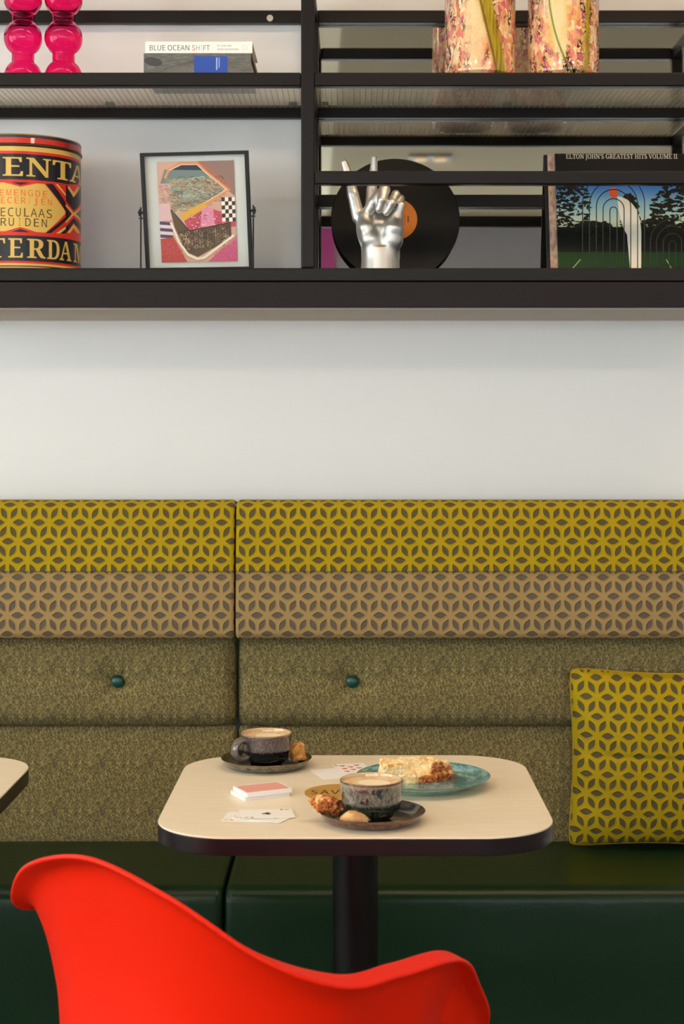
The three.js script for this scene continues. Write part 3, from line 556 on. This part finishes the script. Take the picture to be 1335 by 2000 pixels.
// biscuit tin
{
  const R = .1365, H = .2965, d = 3.652, cx = at(38, 0, d).x, W = 2048, Hc = 720, PPM = W / (2 * Math.PI * R), VY = Hc / 268;
  const ang = px => { let lo = -1.53, hi = 1.53; for (let i = 0; i < 40; i++) { const m = (lo + hi) / 2; R * Math.sin(m) * FPX / (d - R * Math.cos(m)) < px - 38 ? lo = m : hi = m; } return lo; },
    S = px => W / 2 + R * ang(px) * PPM, Y = (py, px = 38) => (py - (CY - py) * R * (1 - Math.cos(ang(px))) / (d - R) - 254.7) * VY;
  const tex = canvas(W, Hc, c => {
    const yel = '#d8b45c', red = '#d42a1c', nav = '#15141f';
    const band = (a, b, col) => { c.fillStyle = col; c.fillRect(0, Y(a), W, Y(b) - Y(a)); };
    band(254, 524, yel); band(289, 294.5, red); band(294.5, 345, nav); band(345, 352, red); band(352, 448, red); band(448, 454.5, red); band(454.5, 504.5, nav); band(504.5, 508.8, red); band(513.5, 515.5, nav); band(519, 521, nav);
    // side ornament
    const poly = (col, pts) => { c.fillStyle = col; c.beginPath(); pts.forEach(([x, y], i) => i ? c.lineTo(S(x), Y(y, x)) : c.moveTo(S(x), Y(y, x))); c.fill(); };
    const orn = () => {
      poly(nav, [[88, 352], [127, 405], [127, 352]]); poly(nav, [[88, 449], [127, 416], [127, 449]]); poly(red, [[102, 352], [127, 388], [127, 378], [110, 352]]); poly(yel, [[107, 352], [127, 376], [127, 370], [113, 352]]); poly(red, [[112, 352], [127, 371], [127, 352]]);
      poly(red, [[98, 449], [127, 424], [127, 432], [108, 449]]); poly(yel, [[108, 449], [127, 434], [127, 440], [116, 449]]);
      poly(nav, [[127.5, 352], [127.5, 385], [142, 404], [156.5, 385], [156.5, 352]]); poly(red, [[128, 352], [142, 378], [156, 352]]); poly(yel, [[130, 358], [142, 377], [154, 358], [150, 356], [142, 368], [134, 356]]);
      poly(red, [[128, 386], [142, 406], [156, 386], [156, 394], [142, 414], [128, 394]]);
      poly(nav, [[127, 396], [138, 410], [127, 424]]); poly('#5d4658', [[157, 396], [146, 410], [157, 424]]);
      poly(yel, [[127, 395], [142, 413], [157, 395], [157, 391], [142, 408], [127, 391]]); poly(yel, [[127, 425], [142, 407], [157, 425], [157, 429], [142, 412], [127, 429]]);
      poly(nav, [[127.5, 448], [127.5, 436], [142, 418], [156.5, 436], [156.5, 448]]); poly(red, [[128, 448], [142, 428], [156, 448]]); poly(yel, [[130, 447], [142, 430], [154, 447], [149, 448], [142, 438], [135, 448]]);
    };
    orn(); c.save(); c.translate(2 * S(38), 0); c.scale(-1, 1); orn(); c.restore();
    poly(yel, [[-10, 352.5], [86, 352.5], [126, 405], [126, 410], [88, 448], [-12, 448], [-50, 410], [-50, 405]]);
    poly(red, [[5, 351], [75, 351], [40, 359]]); poly(nav, [[22, 350.5], [58, 350.5], [40, 355.5]]); poly(red, [[5, 449], [75, 449], [40, 438]]); poly(nav, [[22, 448], [58, 448], [40, 442]]);
    // letters, each stretched to its place
    const put = (ch, x0, x1, y0, y1, col, font) => { c.save(); c.font = font; c.fillStyle = col; c.textBaseline = 'alphabetic'; const w = c.measureText(ch).width, a = S(x0), b = S(x1); c.translate(a, Y(y1)); c.scale((b - a) / w, (Y(y1) - Y(y0)) / 72); c.fillText(ch, 0, 0); c.restore(); };
    const B = 'bold 100px serif', L = '100px sans-serif';
    put('E', 4, 47, 301, 338, yel, B); put('N', 49, 100, 301, 338, yel, B); put('T', 101, 138, 301, 338, yel, B); put('A', 134, 156.5, 301, 338, yel, B);
    put('T', -18, 11, 460, 498, yel, B); put('E', 15, 46, 460, 498, yel, B); put('R', 51, 88, 460, 498, yel, B); put('D', 90, 117, 460, 498, yel, B); put('A', 115, 138, 460, 498, yel, B); put('M', 141, 157, 460, 498, yel, B);
    const word = (t, x0, x1, y0, y1, col) => { const n = t.length, st = (x1 - x0) / n; [...t].forEach((ch, i) => { const m = x0 + (i + .5) * st - .3, h = ch === 'I' ? 1.1 : ch === 'J' ? st * .28 : st / 2 - 1.1; put(ch, m - h, m + h, y0, y1, col, L); }); };
    word('EMENGDE', -3, 94, 365, 377, '#e0622a'); word('ECERIJEN', 0, 103, 380, 392, '#e0622a'); word('ECULAAS', -1, 103, 401, 417.5, '#4a3a1e'); word('RUIDEN', -1, 94, 420.5, 436, '#3a2f1c');
    const r = rng(77); for (let i = 0; i < 260; i++) { c.fillStyle = `rgba(${r() > .5 ? '225,205,150' : '50,38,24'},${.05 + r() * .18})`; c.fillRect(r() * W, r() * Hc, 1 + r() * 5, 1 + r() * 3); }
  });
  tex.wrapS = THREE.RepeatWrapping;
  const g = thing('biscuit_tin', 'large round vintage tin in red, navy and yellow with lettering', 'tin', [cx, BY, CAMZ - d]);
  const body = new THREE.CylinderGeometry(R, R, H - .024, 96, 1, true).translate(0, (H - .024) / 2, 0);
  const uv = body.attributes.uv; for (let i = 0; i < uv.count; i++) { uv.setXY(i, uv.getX(i) , uv.getY(i) * (H - .024) / H); }
  const bm = part('body', body, phys('#ffffff', .3, { map: tex, clearcoat: .15, clearcoatRoughness: .2, specularIntensity: .6 }), g); bm.rotation.y = Math.PI + Math.atan2(-cx, d);
  part('base', lathe([[0, .001], [R - .002, .001], [R + .0012, .002], [R + .0012, .005], [R, .006]], 96), std('#9c7d38', .4, { metalness: .5 }), g);
  const lid = part('lid', lathe([[R + .0005, H - .0275], [R + .0022, H - .0265], [R + .0032, H - .024], [R + .0022, H - .0215], [R + .0008, H - .021]], 96), std('#3a2c1c', .35, { metalness: .4 }), g);
  part('red_band', lathe([[R + .0008, H - .0205], [R + .0008, H - .0085]], 96), phys('#c8281c', .3, { clearcoat: .4 }), lid);
  part('navy_band', lathe([[R + .0008, H - .0085], [R + .001, H - .0025]], 96), phys('#16172a', .3, { clearcoat: .4 }), lid);
  part('top', lathe([[R + .001, H - .0025], [R, H], [R - .003, H], [R - .006, H - .003], [0, H - .003]], 96), std('#b99a4a', .35, { metalness: .4 }), lid);
}
// swivel picture frame
{
  const d = 3.6, c0 = at(384, 410, d), W = .243, H = .262, bt = .0075;
  const g = thing('picture_frame', 'thin black metal picture frame on a swivel stand with a colourful print', 'picture frame', [c0.x, BY, CAMZ - d], -.14);
  const py = .138;                                                      // pivot height above the board
  const tilt = new THREE.Matrix4().makeRotationX(.2), lift = new THREE.Matrix4().makeTranslation(0, py, 0), xf = lift.multiply(tilt);
  const T_ = ge => ge.applyMatrix4(xf);
  const w = W / 2, h = H / 2;
  part('frame', [bx(-w, w, h - bt, h, -.006, .006), bx(-w, w, -h, -h + bt, -.006, .006), bx(-w, -w + bt, -h + bt, h - bt, -.006, .006), bx(w - bt, w, -h + bt, h - bt, -.006, .006)].map(T_), M.blackMetal, g);
  part('glass_pane', T_(bx(-w + bt, w - bt, -h + bt, h - bt, -.0035, -.0025)), phys('#ffffff', .03, { transmission: 1, thickness: 0, ior: 1.5 }), g);
  part('mat', T_(bx(-w + bt, w - bt, -h + bt, h - bt, -.006, -.004)), std('#d6d7d3', .6), g, 'pale grey mount');
  const art = canvas(620, 800, (c, Wd, Hd) => {
    const r = rng(15); c.fillStyle = '#c9a08e'; c.fillRect(0, 0, Wd, Hd);
    const poly = (col, pts) => { c.fillStyle = col; c.beginPath(); pts.forEach(([x, y], i) => i ? c.lineTo(x, y) : c.moveTo(x, y)); c.fill(); };
    const line = (col, lw, pts) => { c.strokeStyle = col; c.lineWidth = lw; c.beginPath(); pts.forEach(([x, y], i) => i ? c.lineTo(x, y) : c.moveTo(x, y)); c.stroke(); };
    poly('#8d7168', [[330, 0], [620, 0], [620, 280], [430, 120]]); poly('#6d7f80', [[60, 60], [400, 70], [470, 170], [20, 170]]); poly('#8a9184', [[100, 140], [440, 120], [560, 210], [400, 330], [120, 400]]);
    for (let i = 0; i < 420; i++) { c.strokeStyle = ['rgba(206,198,176,.6)', 'rgba(88,100,92,.6)', 'rgba(170,146,98,.6)', 'rgba(150,160,150,.6)', 'rgba(176,104,66,.5)', 'rgba(92,78,70,.6)'][i % 6]; c.lineWidth = 2 + r() * 7; const x = 105 + r() * 400, y = 130 + r() * 260 * (1 - Math.max(0, (x - 330) / 420)); c.beginPath(); c.ellipse(x, y, 16 + r() * 34, 6 + r() * 12, .2, r() * 6, r() * 6 + .9); c.stroke(); }
    for (let i = 0; i < 260; i++) { c.fillStyle = ['rgba(150,150,140,.45)', 'rgba(208,190,180,.5)', 'rgba(120,90,96,.4)', 'rgba(190,120,110,.4)'][i % 4]; c.fillRect(r() * 110, 180 + r() * 290, 6 + r() * 26, 3 + r() * 8); }
    poly('#2c2e44', [[90, 62], [190, 24], [330, 24], [380, 72]]); line('#d88c5e', 22, [[60, 130], [95, 62], [200, 12], [330, 16], [400, 90], [570, 228], [380, 345]]); line('#e8c9a4', 7, [[100, 66], [200, 24], [325, 26], [385, 84], [555, 228], [370, 332]]);
    line('#cf5a44', 10, [[340, 2], [430, 70], [590, 215]]);
    poly('#d9a53a', [[170, 420], [370, 320], [390, 370], [200, 470]]); poly('#c24a62', [[200, 470], [390, 365], [620, 440], [620, 520], [240, 560]]); poly('#d98aa8', [[350, 370], [440, 370], [450, 520], [330, 520]]); for (let i = 0; i < 120; i++) { c.fillStyle = ['rgba(240,214,190,.6)', 'rgba(150,60,96,.5)', 'rgba(206,150,70,.5)', 'rgba(90,60,70,.5)'][i % 4]; c.fillRect(230 + r() * 340, 400 + r() * 130, 5 + r() * 16, 4 + r() * 9); } poly('#d9b3b8', [[0, 330], [90, 330], [110, 460], [0, 470]]);
    for (let i = 0; i < 6; i++) for (let j = 0; j < 5; j++) poly((i + j) % 2 ? '#efe6da' : '#3a2a28', [[510 + j * 28, 290 + i * 32], [538 + j * 28, 288 + i * 32], [538 + j * 28, 320 + i * 32], [510 + j * 28, 322 + i * 32]]);
    for (let i = 0; i < 6; i++) poly(i % 2 ? '#dfc9d2' : '#54405e', [[0, 470 + i * 26], [100, 480 + i * 26], [110, 504 + i * 26], [0, 496 + i * 26]]);
    poly('#b9473f', [[0, 610], [110, 600], [210, 800], [0, 800]]); poly('#c95a86', [[620, 590], [620, 800], [380, 800]]);
    for (let i = 0; i < 900; i++) { c.fillStyle = ['#d8508c', '#a0443c', '#e27a5a', '#8a3458'][i % 4]; const t = r(); c.fillRect(t < .5 ? r() * 180 : 430 + r() * 190, 640 + r() * 160, 4, 4); }
    poly('#5c4a34', [[90, 380], [240, 545], [580, 490], [580, 610], [300, 760], [210, 720], [120, 520]]);
    for (let i = 0; i < 300; i++) { c.strokeStyle = ['#2c241c', '#a08a5c', '#8e5a72', '#3e3428', '#c2a878'][i % 5]; c.lineWidth = 2 + r() * 3; const u = r(), x = 150 + u * 420, y = 560 + r() * 150 - u * 50; c.beginPath(); c.arc(x, y, 4 + r() * 11, r() * 6, r() * 6 + 3.5); c.stroke(); }
    line('#2e261e', 8, [[95, 375], [240, 550], [580, 488]]); for (let i = 0; i < 16; i++) line('#33291f', 4, [[250 + i * 21, 550 - i * 4], [250 + i * 21, 720 - i * 8]]);
    line('#eadfd0', 18, [[90, 480], [150, 640], [220, 740], [290, 775], [350, 765], [600, 590]]); line('#c98f5c', 7, [[110, 600], [190, 745], [300, 792], [370, 775], [620, 610]]);
  });
  part('print', T_(new THREE.PlaneGeometry(.173, .222).translate(.0005, -.0008, -.0022)), std('#ffffff', .55, { map: art }), g, 'colourful print of a staircase interior');
  for (const s of [-1, 1]) {
    part('stand_rod', [bar([s * (w + .006), .002, 0], [s * (w + .006), py + .012, 0], .0018, 10), bar([s * (w + .006), .002, -.05], [s * (w + .006), .002, .02], .0018, 8)], M.blackMetal, g);
    part('wing_nut', [bar([s * (w - .002), py, 0], [s * (w + .012), py, 0], .003, 12), bx(s * (w + .009) - .002, s * (w + .009) + .002, py - .008, py + .008, -.002, .002, .001), bx(s * (w + .006) - .004, s * (w + .006) + .004, py - .014, py - .011, -.003, .003)], M.blackMetal, g);
  }
  part('stand_base', bar([-(w + .006), .002, -.05], [w + .006, .002, -.05], .0018, 8), M.blackMetal, g);
}
// silver hand
{
  const d = 3.6, k = FPX / d, base = at(742, 0, d), V = (px, py, z) => [(px - 742) / k, (CY - (BY - CAMH) * k - py) / k, z];
  const cap = (p, A, B, ra, rb) => { const bx_ = B[0] - A[0], by_ = B[1] - A[1], bz_ = B[2] - A[2], px = p[0] - A[0], py = p[1] - A[1], pz = p[2] - A[2]; const t = clamp((px * bx_ + py * by_ + pz * bz_) / (bx_ * bx_ + by_ * by_ + bz_ * bz_)); return Math.hypot(px - bx_ * t, py - by_ * t, pz - bz_ * t) - (ra + (rb - ra) * t); };
  const smin = (a, b, q) => { const h = Math.max(q - Math.abs(a - b), 0) / q; return Math.min(a, b) - h * h * q * .25; };
  const chain = (pts, rs) => pts.slice(1).map((b, i) => [V(...pts[i]), V(...b), rs[i], rs[i + 1]]);
  const palm = [...chain([[735, 498, 0], [722, 452, -.002], [706, 422, -.004]], [.03, .026, .016]), ...chain([[744, 500, 0], [744, 450, -.004], [738, 425, -.01]], [.034, .03, .022]), ...chain([[752, 496, -.004], [762, 440, -.006], [768, 418, -.008]], [.03, .022, .015])];
  const heel = [chain([[732, 494, .014], [724, 468, .017], [716, 446, .018], [713, 424, .012]], [.022, .022, .018, .0125]), chain([[757, 494, .014], [764, 470, .018], [768, 448, .024], [774, 424, .02]], [.022, .024, .0215, .014])];
  const fingers = [
    chain([[700, 424, -.006], [689, 378, -.006], [681, 345, -.006], [672, 317, -.004]], [.0145, .0125, .0105, .0075]),
    chain([[722, 420, -.02], [726, 368, -.024], [729, 335, -.024], [731, 304, -.022]], [.0135, .0115, .0095, .0065]),
    chain([[711, 426, .006], [731, 396, .018], [750, 374, .026], [746, 394, .037], [740, 412, .032]], [.0135, .0135, .0122, .0105, .009]),
    chain([[748, 424, -.004], [761, 400, .008], [772, 382, .02], [764, 400, .034], [754, 418, .03]], [.0125, .011, .0095, .009, .0082]),
    chain([[768, 422, -.006], [777, 402, 0], [781, 389, .01], [782, 404, .024], [776, 420, .026]], [.0125, .0105, .009, .009, .009]),
  ];
  const f = (x, y, z) => {
    const p = [x, y, z]; let D = 9; for (const c of palm) D = smin(D, cap(p, ...c), .016);
    for (const h of heel) { let q = 9; for (const c of h) q = smin(q, cap(p, ...c), .006); D = smin(D, q, .005); }
    for (const fi of fingers) { let q = 9; for (const c of fi) q = smin(q, cap(p, ...c), .003); D = smin(D, q, .0035); }
    const wy = clamp(y / .056), wr = .0445 - .0055 * wy; let w = Math.max(Math.hypot(x - .0005, z * .96) - wr, y - .056, -y); D = smin(D, w, .007); return Math.max(D, -y + .0005);
  };
  const geo = meshField(128, .142, [0, .128, 0], f);
  const m = part('hand_sculpture', geo, M.silver); m.position.set(base.x, BY - .0005, CAMZ - d); tag(m, 'silver hand sculpture with two raised fingers before the record', 'sculpture');
}
// vinyl record
{
  const x = at(772, 0, 3.79).x, g = thing('vinyl_record', 'black vinyl record with orange label behind the silver hand', 'record', [x, BY, .077]);
  const a = -.215, X = ge => ge.rotateX(Math.PI / 2).translate(0, .151, 0).applyMatrix4(new THREE.Matrix4().makeRotationX(a));
  const bumpT = dataTex(4, 512, (u, v) => { const h = 128 + 60 * Math.sin(v * 900) + (Math.sin(v * 37) > .95 ? 60 : 0); return [h, h, h]; }, false);
  part('disc', X(lathe([[.0035, -.0007], [.149, -.0009], [.151, 0], [.149, .0009], [.055, .0006], [.0035, .0007]], 128)), phys('#0c0b0c', .5, { bumpMap: bumpT, bumpScale: .0001, specularIntensity: .5 }), g);
  const lab = canvas(256, 256, c => { c.fillStyle = '#d97716'; c.fillRect(0, 0, 256, 256); c.fillStyle = 'rgba(60,30,8,.55)'; for (const [x0, y0, w, h] of [[198, 108, 10, 40], [170, 100, 4, 60], [180, 96, 4, 70], [60, 40, 130, 8], [84, 56, 90, 5]]) c.fillRect(x0, y0, w, h); });
  part('label', X(new THREE.CircleGeometry(.0512, 64).rotateX(-Math.PI / 2).translate(0, .0012, 0)), std('#ffffff', .5, { map: lab }), g, 'orange paper label');
}
// album sleeves
{
  const S = .313, sleeve = (x, z, lean, matFront, mat, label, name = 'record_sleeve') => {
    const g = thing(name, label, 'record sleeve', [x, BY + .0005, z]); g.rotation.x = -lean;
    part('sleeve', bx(0, S, 0, S, -.004, 0), mat, g);
    if (matFront) part('cover_print', new THREE.PlaneGeometry(S, S).translate(S / 2, S / 2, .0008), matFront, g);
    return g;
  };
  const cover = canvas(1024, 1024, c => {
    c.fillStyle = '#121216'; c.fillRect(0, 0, 1024, 1024);
    const sky = c.createLinearGradient(0, 200, 0, 640); sky.addColorStop(0, '#0f48b4'); sky.addColorStop(.45, '#7fb0cc'); sky.addColorStop(1, '#d6d2a6'); c.fillStyle = sky; c.fillRect(0, 215, 1024, 430);
    c.fillStyle = '#0f1412'; c.fillRect(0, 600, 1024, 260); c.fillStyle = '#173a1b'; c.fillRect(0, 800, 1024, 224);
    const r = rng(6), tree = (x, y, w, h) => { for (let i = 0; i < 420; i++) { c.fillStyle = ['#10140f', '#161c14', '#0a0d0b'][i % 3]; const a = r() * 6.28, q = Math.sqrt(r()); c.beginPath(); c.ellipse(x + Math.cos(a) * q * w, y + Math.sin(a) * q * h, 6 + r() * 22, 3 + r() * 9, r() * .6 - .3, 0, 7); c.fill(); } };
    tree(60, 420, 200, 240); tree(560, 520, 60, 190); tree(930, 470, 210, 220); tree(280, 640, 150, 90); tree(760, 640, 170, 110);
    c.strokeStyle = '#9fb080'; c.lineWidth = 7; c.beginPath(); c.moveTo(30, 1024); c.lineTo(170, 860); c.moveTo(820, 860); c.lineTo(900, 1024); c.stroke();
    c.fillStyle = '#e4dfd2'; c.beginPath(); c.moveTo(470, 350); c.quadraticCurveTo(640, 380, 640, 640); c.lineTo(625, 980); c.lineTo(545, 980); c.lineTo(530, 660); c.quadraticCurveTo(470, 560, 470, 350); c.fill();      // pale standing stone
    c.fillStyle = '#d2582c'; c.beginPath(); c.ellipse(440, 322, 34, 44, 0, 0, 7); c.fill();
    c.fillStyle = '#131216'; c.fillRect(0, 0, 1024, 205); c.fillStyle = '#e4dccb'; c.font = '50px serif'; c.textAlign = 'left'; const t = "ELTON JOHN'S GREATEST HITS VOLUME II"; c.save(); c.translate(84, 42); c.scale(860 / c.measureText(t).width, 1.05); c.fillText(t, 0, 0); c.restore();
    for (let i = 0; i < 90; i++) { c.fillStyle = 'rgba(200,190,175,.5)'; c.fillRect(r() * 1024, r() * 8, 2 + r() * 8, 2); c.fillRect(r() * 6, r() * 1024, 2, 2 + r() * 8); }
  });
  const x0 = at(1090, 0, 3.755).x;
  const edgeWorn = std('#ffffff', .8, { map: dataTex(128, 256, (u, v) => { const n = fbm(u * 30, v * 14, 2); return mixc([196, 170, 150], [150, 108, 100], clamp(.3 + n)); }) });
  sleeve(x0 - .024, 0.0820, .235, null, M.blackCard, 'black record sleeve hindmost of the leaning sleeves');
  sleeve(x0 - .0165, 0.0900, .235, edgeWorn, std('#b89c88', .8), 'worn pale record sleeve between the black one and the landscape cover');
  sleeve(x0, 0.0982, .235, phys('#ffffff', .5, { map: cover, specularIntensity: .35 }), M.blackCard, 'record sleeve with lettered black band over a landscape, behind the wire arches');
}
// wire arches
{
  const d = 3.515, k = FPX / d, z = CAMZ - d, g = thing('wire_rack', 'black wire rack of nested arches before the record sleeves', 'rack', [0, BY, z]);
  const Xp = px => (px - CX) / k, Yp = py => CAMH - (py - CY) / k - BY;
  const arch = (c, r, top) => {
    const R = r / k, yc = Yp(top) - R, pts = [[c - R, .0025], [c - R, yc * .5]].map(p => new THREE.Vector3(p[0], p[1], 0));
    for (let i = 0; i <= 16; i++) { const a = Math.PI - i / 16 * Math.PI; pts.push(new THREE.Vector3(c + Math.cos(a) * R, yc + Math.sin(a) * R, 0)); }
    pts.push(new THREE.Vector3(c + R, yc * .5, 0), new THREE.Vector3(c + R, .0025, 0));
    part('arch_wire', new THREE.TubeGeometry(new THREE.CatmullRomCurve3(pts, false, 'catmullrom', .2), 60, .0011, 8), M.blackMetal, g);
  };
  [[7, 404], [20.5, 388], [33.5, 370], [47, 353], [60.5, 337]].forEach(([r, t]) => arch(Xp(1197.5), r, t));
  [[6.5, 471], [18, 456], [31, 442], [43, 428]].forEach(([r, t]) => arch(Xp(1312.5), r, t));
  part('base_wire', [bar([Xp(1135), .0025, 0], [Xp(1358), .0025, 0], .0014), bar([Xp(1137), .0014, 0], [Xp(1137), .0014, -.06], .0014), bar([Xp(1355), .0014, 0], [Xp(1355), .0014, -.06], .0014), bar([Xp(1137), .0014, -.06], [Xp(1355), .0014, -.06], .0014)], M.blackMetal, g);
}
// art glass vases
function vaseTex(seed, kind) {                                         // flakes of coloured glass with dark veins, over a cream ground
  const gx = 62, gy = 24, r = rng(seed), cells = Array.from({ length: gx * gy }, () => [r(), r(), r(), r()]);
  const pal = [[214, 128, 120], [226, 158, 128], [196, 96, 124], [232, 184, 140], [212, 112, 100], [238, 208, 170], [222, 150, 96]];
  const near = (a, b, w) => Math.exp(-Math.pow((a - b) / w, 2));
  return dataTex(1024, 512, (u, v) => {
    const wx = u * gx + .9 * fbm(u * 44, v * 14, seed, 2), wy = v * gy + .8 * fbm(u * 44, v * 14, seed + 9, 2), ix = Math.floor(wx), iy = Math.floor(wy);
    let d1 = 9, d2 = 9, best = null;
    for (let j = -1; j <= 1; j++) for (let i = -1; i <= 1; i++) { const c = cells[(((ix + i) % gx + gx) % gx) + clamp(iy + j, 0, gy - 1) * gx], d = Math.hypot(ix + i + c[0] - wx, iy + j + c[1] - wy); if (d < d1) { d2 = d1; d1 = d; best = c; } else if (d < d2) d2 = d; }
    const s = Math.cos(u * 6.283) * 2, t = Math.sin(u * 6.283) * 2, big = fbm(s * 1.3 + seed, t * 1.3, v * 3, 2), fine = N(s * 40, t * 40, v * 90);
    // bare cream belly facing the room, flakes elsewhere
    const bare = kind ? near(u, .475, .055) * sstep(.12, .3, v) : near(u, .485, .04) * (.75 + .5 * N(u * 20, v * 9, 1));
    const flake = clamp(1.1 - 1.5 * bare + big * .5);
    let c = mixc([222, 200, 156], kind ? [210, 178, 88] : [222, 182, 138], clamp(.4 + big));
    c = mixc(c, pal[Math.floor(best[2] * 7)], clamp(flake * (best[3] > .22 ? .95 : .2)) * sstep(.0, .3, d2 - d1 + .1));
    const vein = clamp(flake - .25) * clamp(.3 + fbm(s * 2.2, t * 2.2, v * 5 + seed, 2) * 2);
    c = mixc(c, [26, 20, 22], (1 - sstep(.05, .26, d2 - d1)) * clamp(vein * 1.5));
    const stripe = kind ? near(u, .61 + .02 * v, .012) * .8 : near(u, .609 - .15 * v + .003 * fine, .024);
    c = mixc(c, mixc([186, 160, 44], [128, 112, 26], clamp(.5 + N(u * 90, v * 6, 3))), clamp(stripe * 1.5));
    if (!kind) c = mixc(c, [110, 88, 20], near(u, .582 - .15 * v, .006));
    if (kind) c = mixc(c, [84, 110, 30], near(u, .425 + .06 * Math.pow(1 - v, 3) * 2, .004) * .9 * (1 - sstep(.5, .8, v)));
    return c.map(k => k * (1 + .1 * fine));
  });
}
[[937, 0, 'art glass vase with a slanting olive stripe, left of the speckled pair'], [1099.5, 1, 'art glass vase with yellow belly and black flakes, right of the speckled pair']].forEach(([px, k, label]) => {
  const d = 3.565, x = at(px, 0, d).x, R = .0775, H = .29, g = thing('glass_vase', label, 'vase', [x, GY, CAMZ - d], 0, 'speckled art glass vases');
  const tex = vaseTex(40 + k * 7, k); tex.wrapS = THREE.RepeatWrapping;
  const outer = smooth([[0, 0], [R * .8, 0], [R * .95, .006], [R, .022], [R, .1], [R * 1.0, .2], [R * .98, H]], 50), inner = [[R * .94, H + .001], [R * .92, H - .004], [R * .93, .03], [R * .8, .012], [0, .01]];
  const geo = lathe([...outer, ...inner], 96), uv = geo.attributes.uv, po = geo.attributes.position; for (let i = 0; i < uv.count; i++) uv.setY(i, clamp(po.getY(i) / H * .97 + .01)); 
  const m = part('glass', geo, phys('#ffffff', .1, { map: tex, clearcoat: .3, clearcoatRoughness: .03 }), g); m.rotation.y = Math.PI - Math.atan2(x, d);
});

renderer.render(scene, camera);
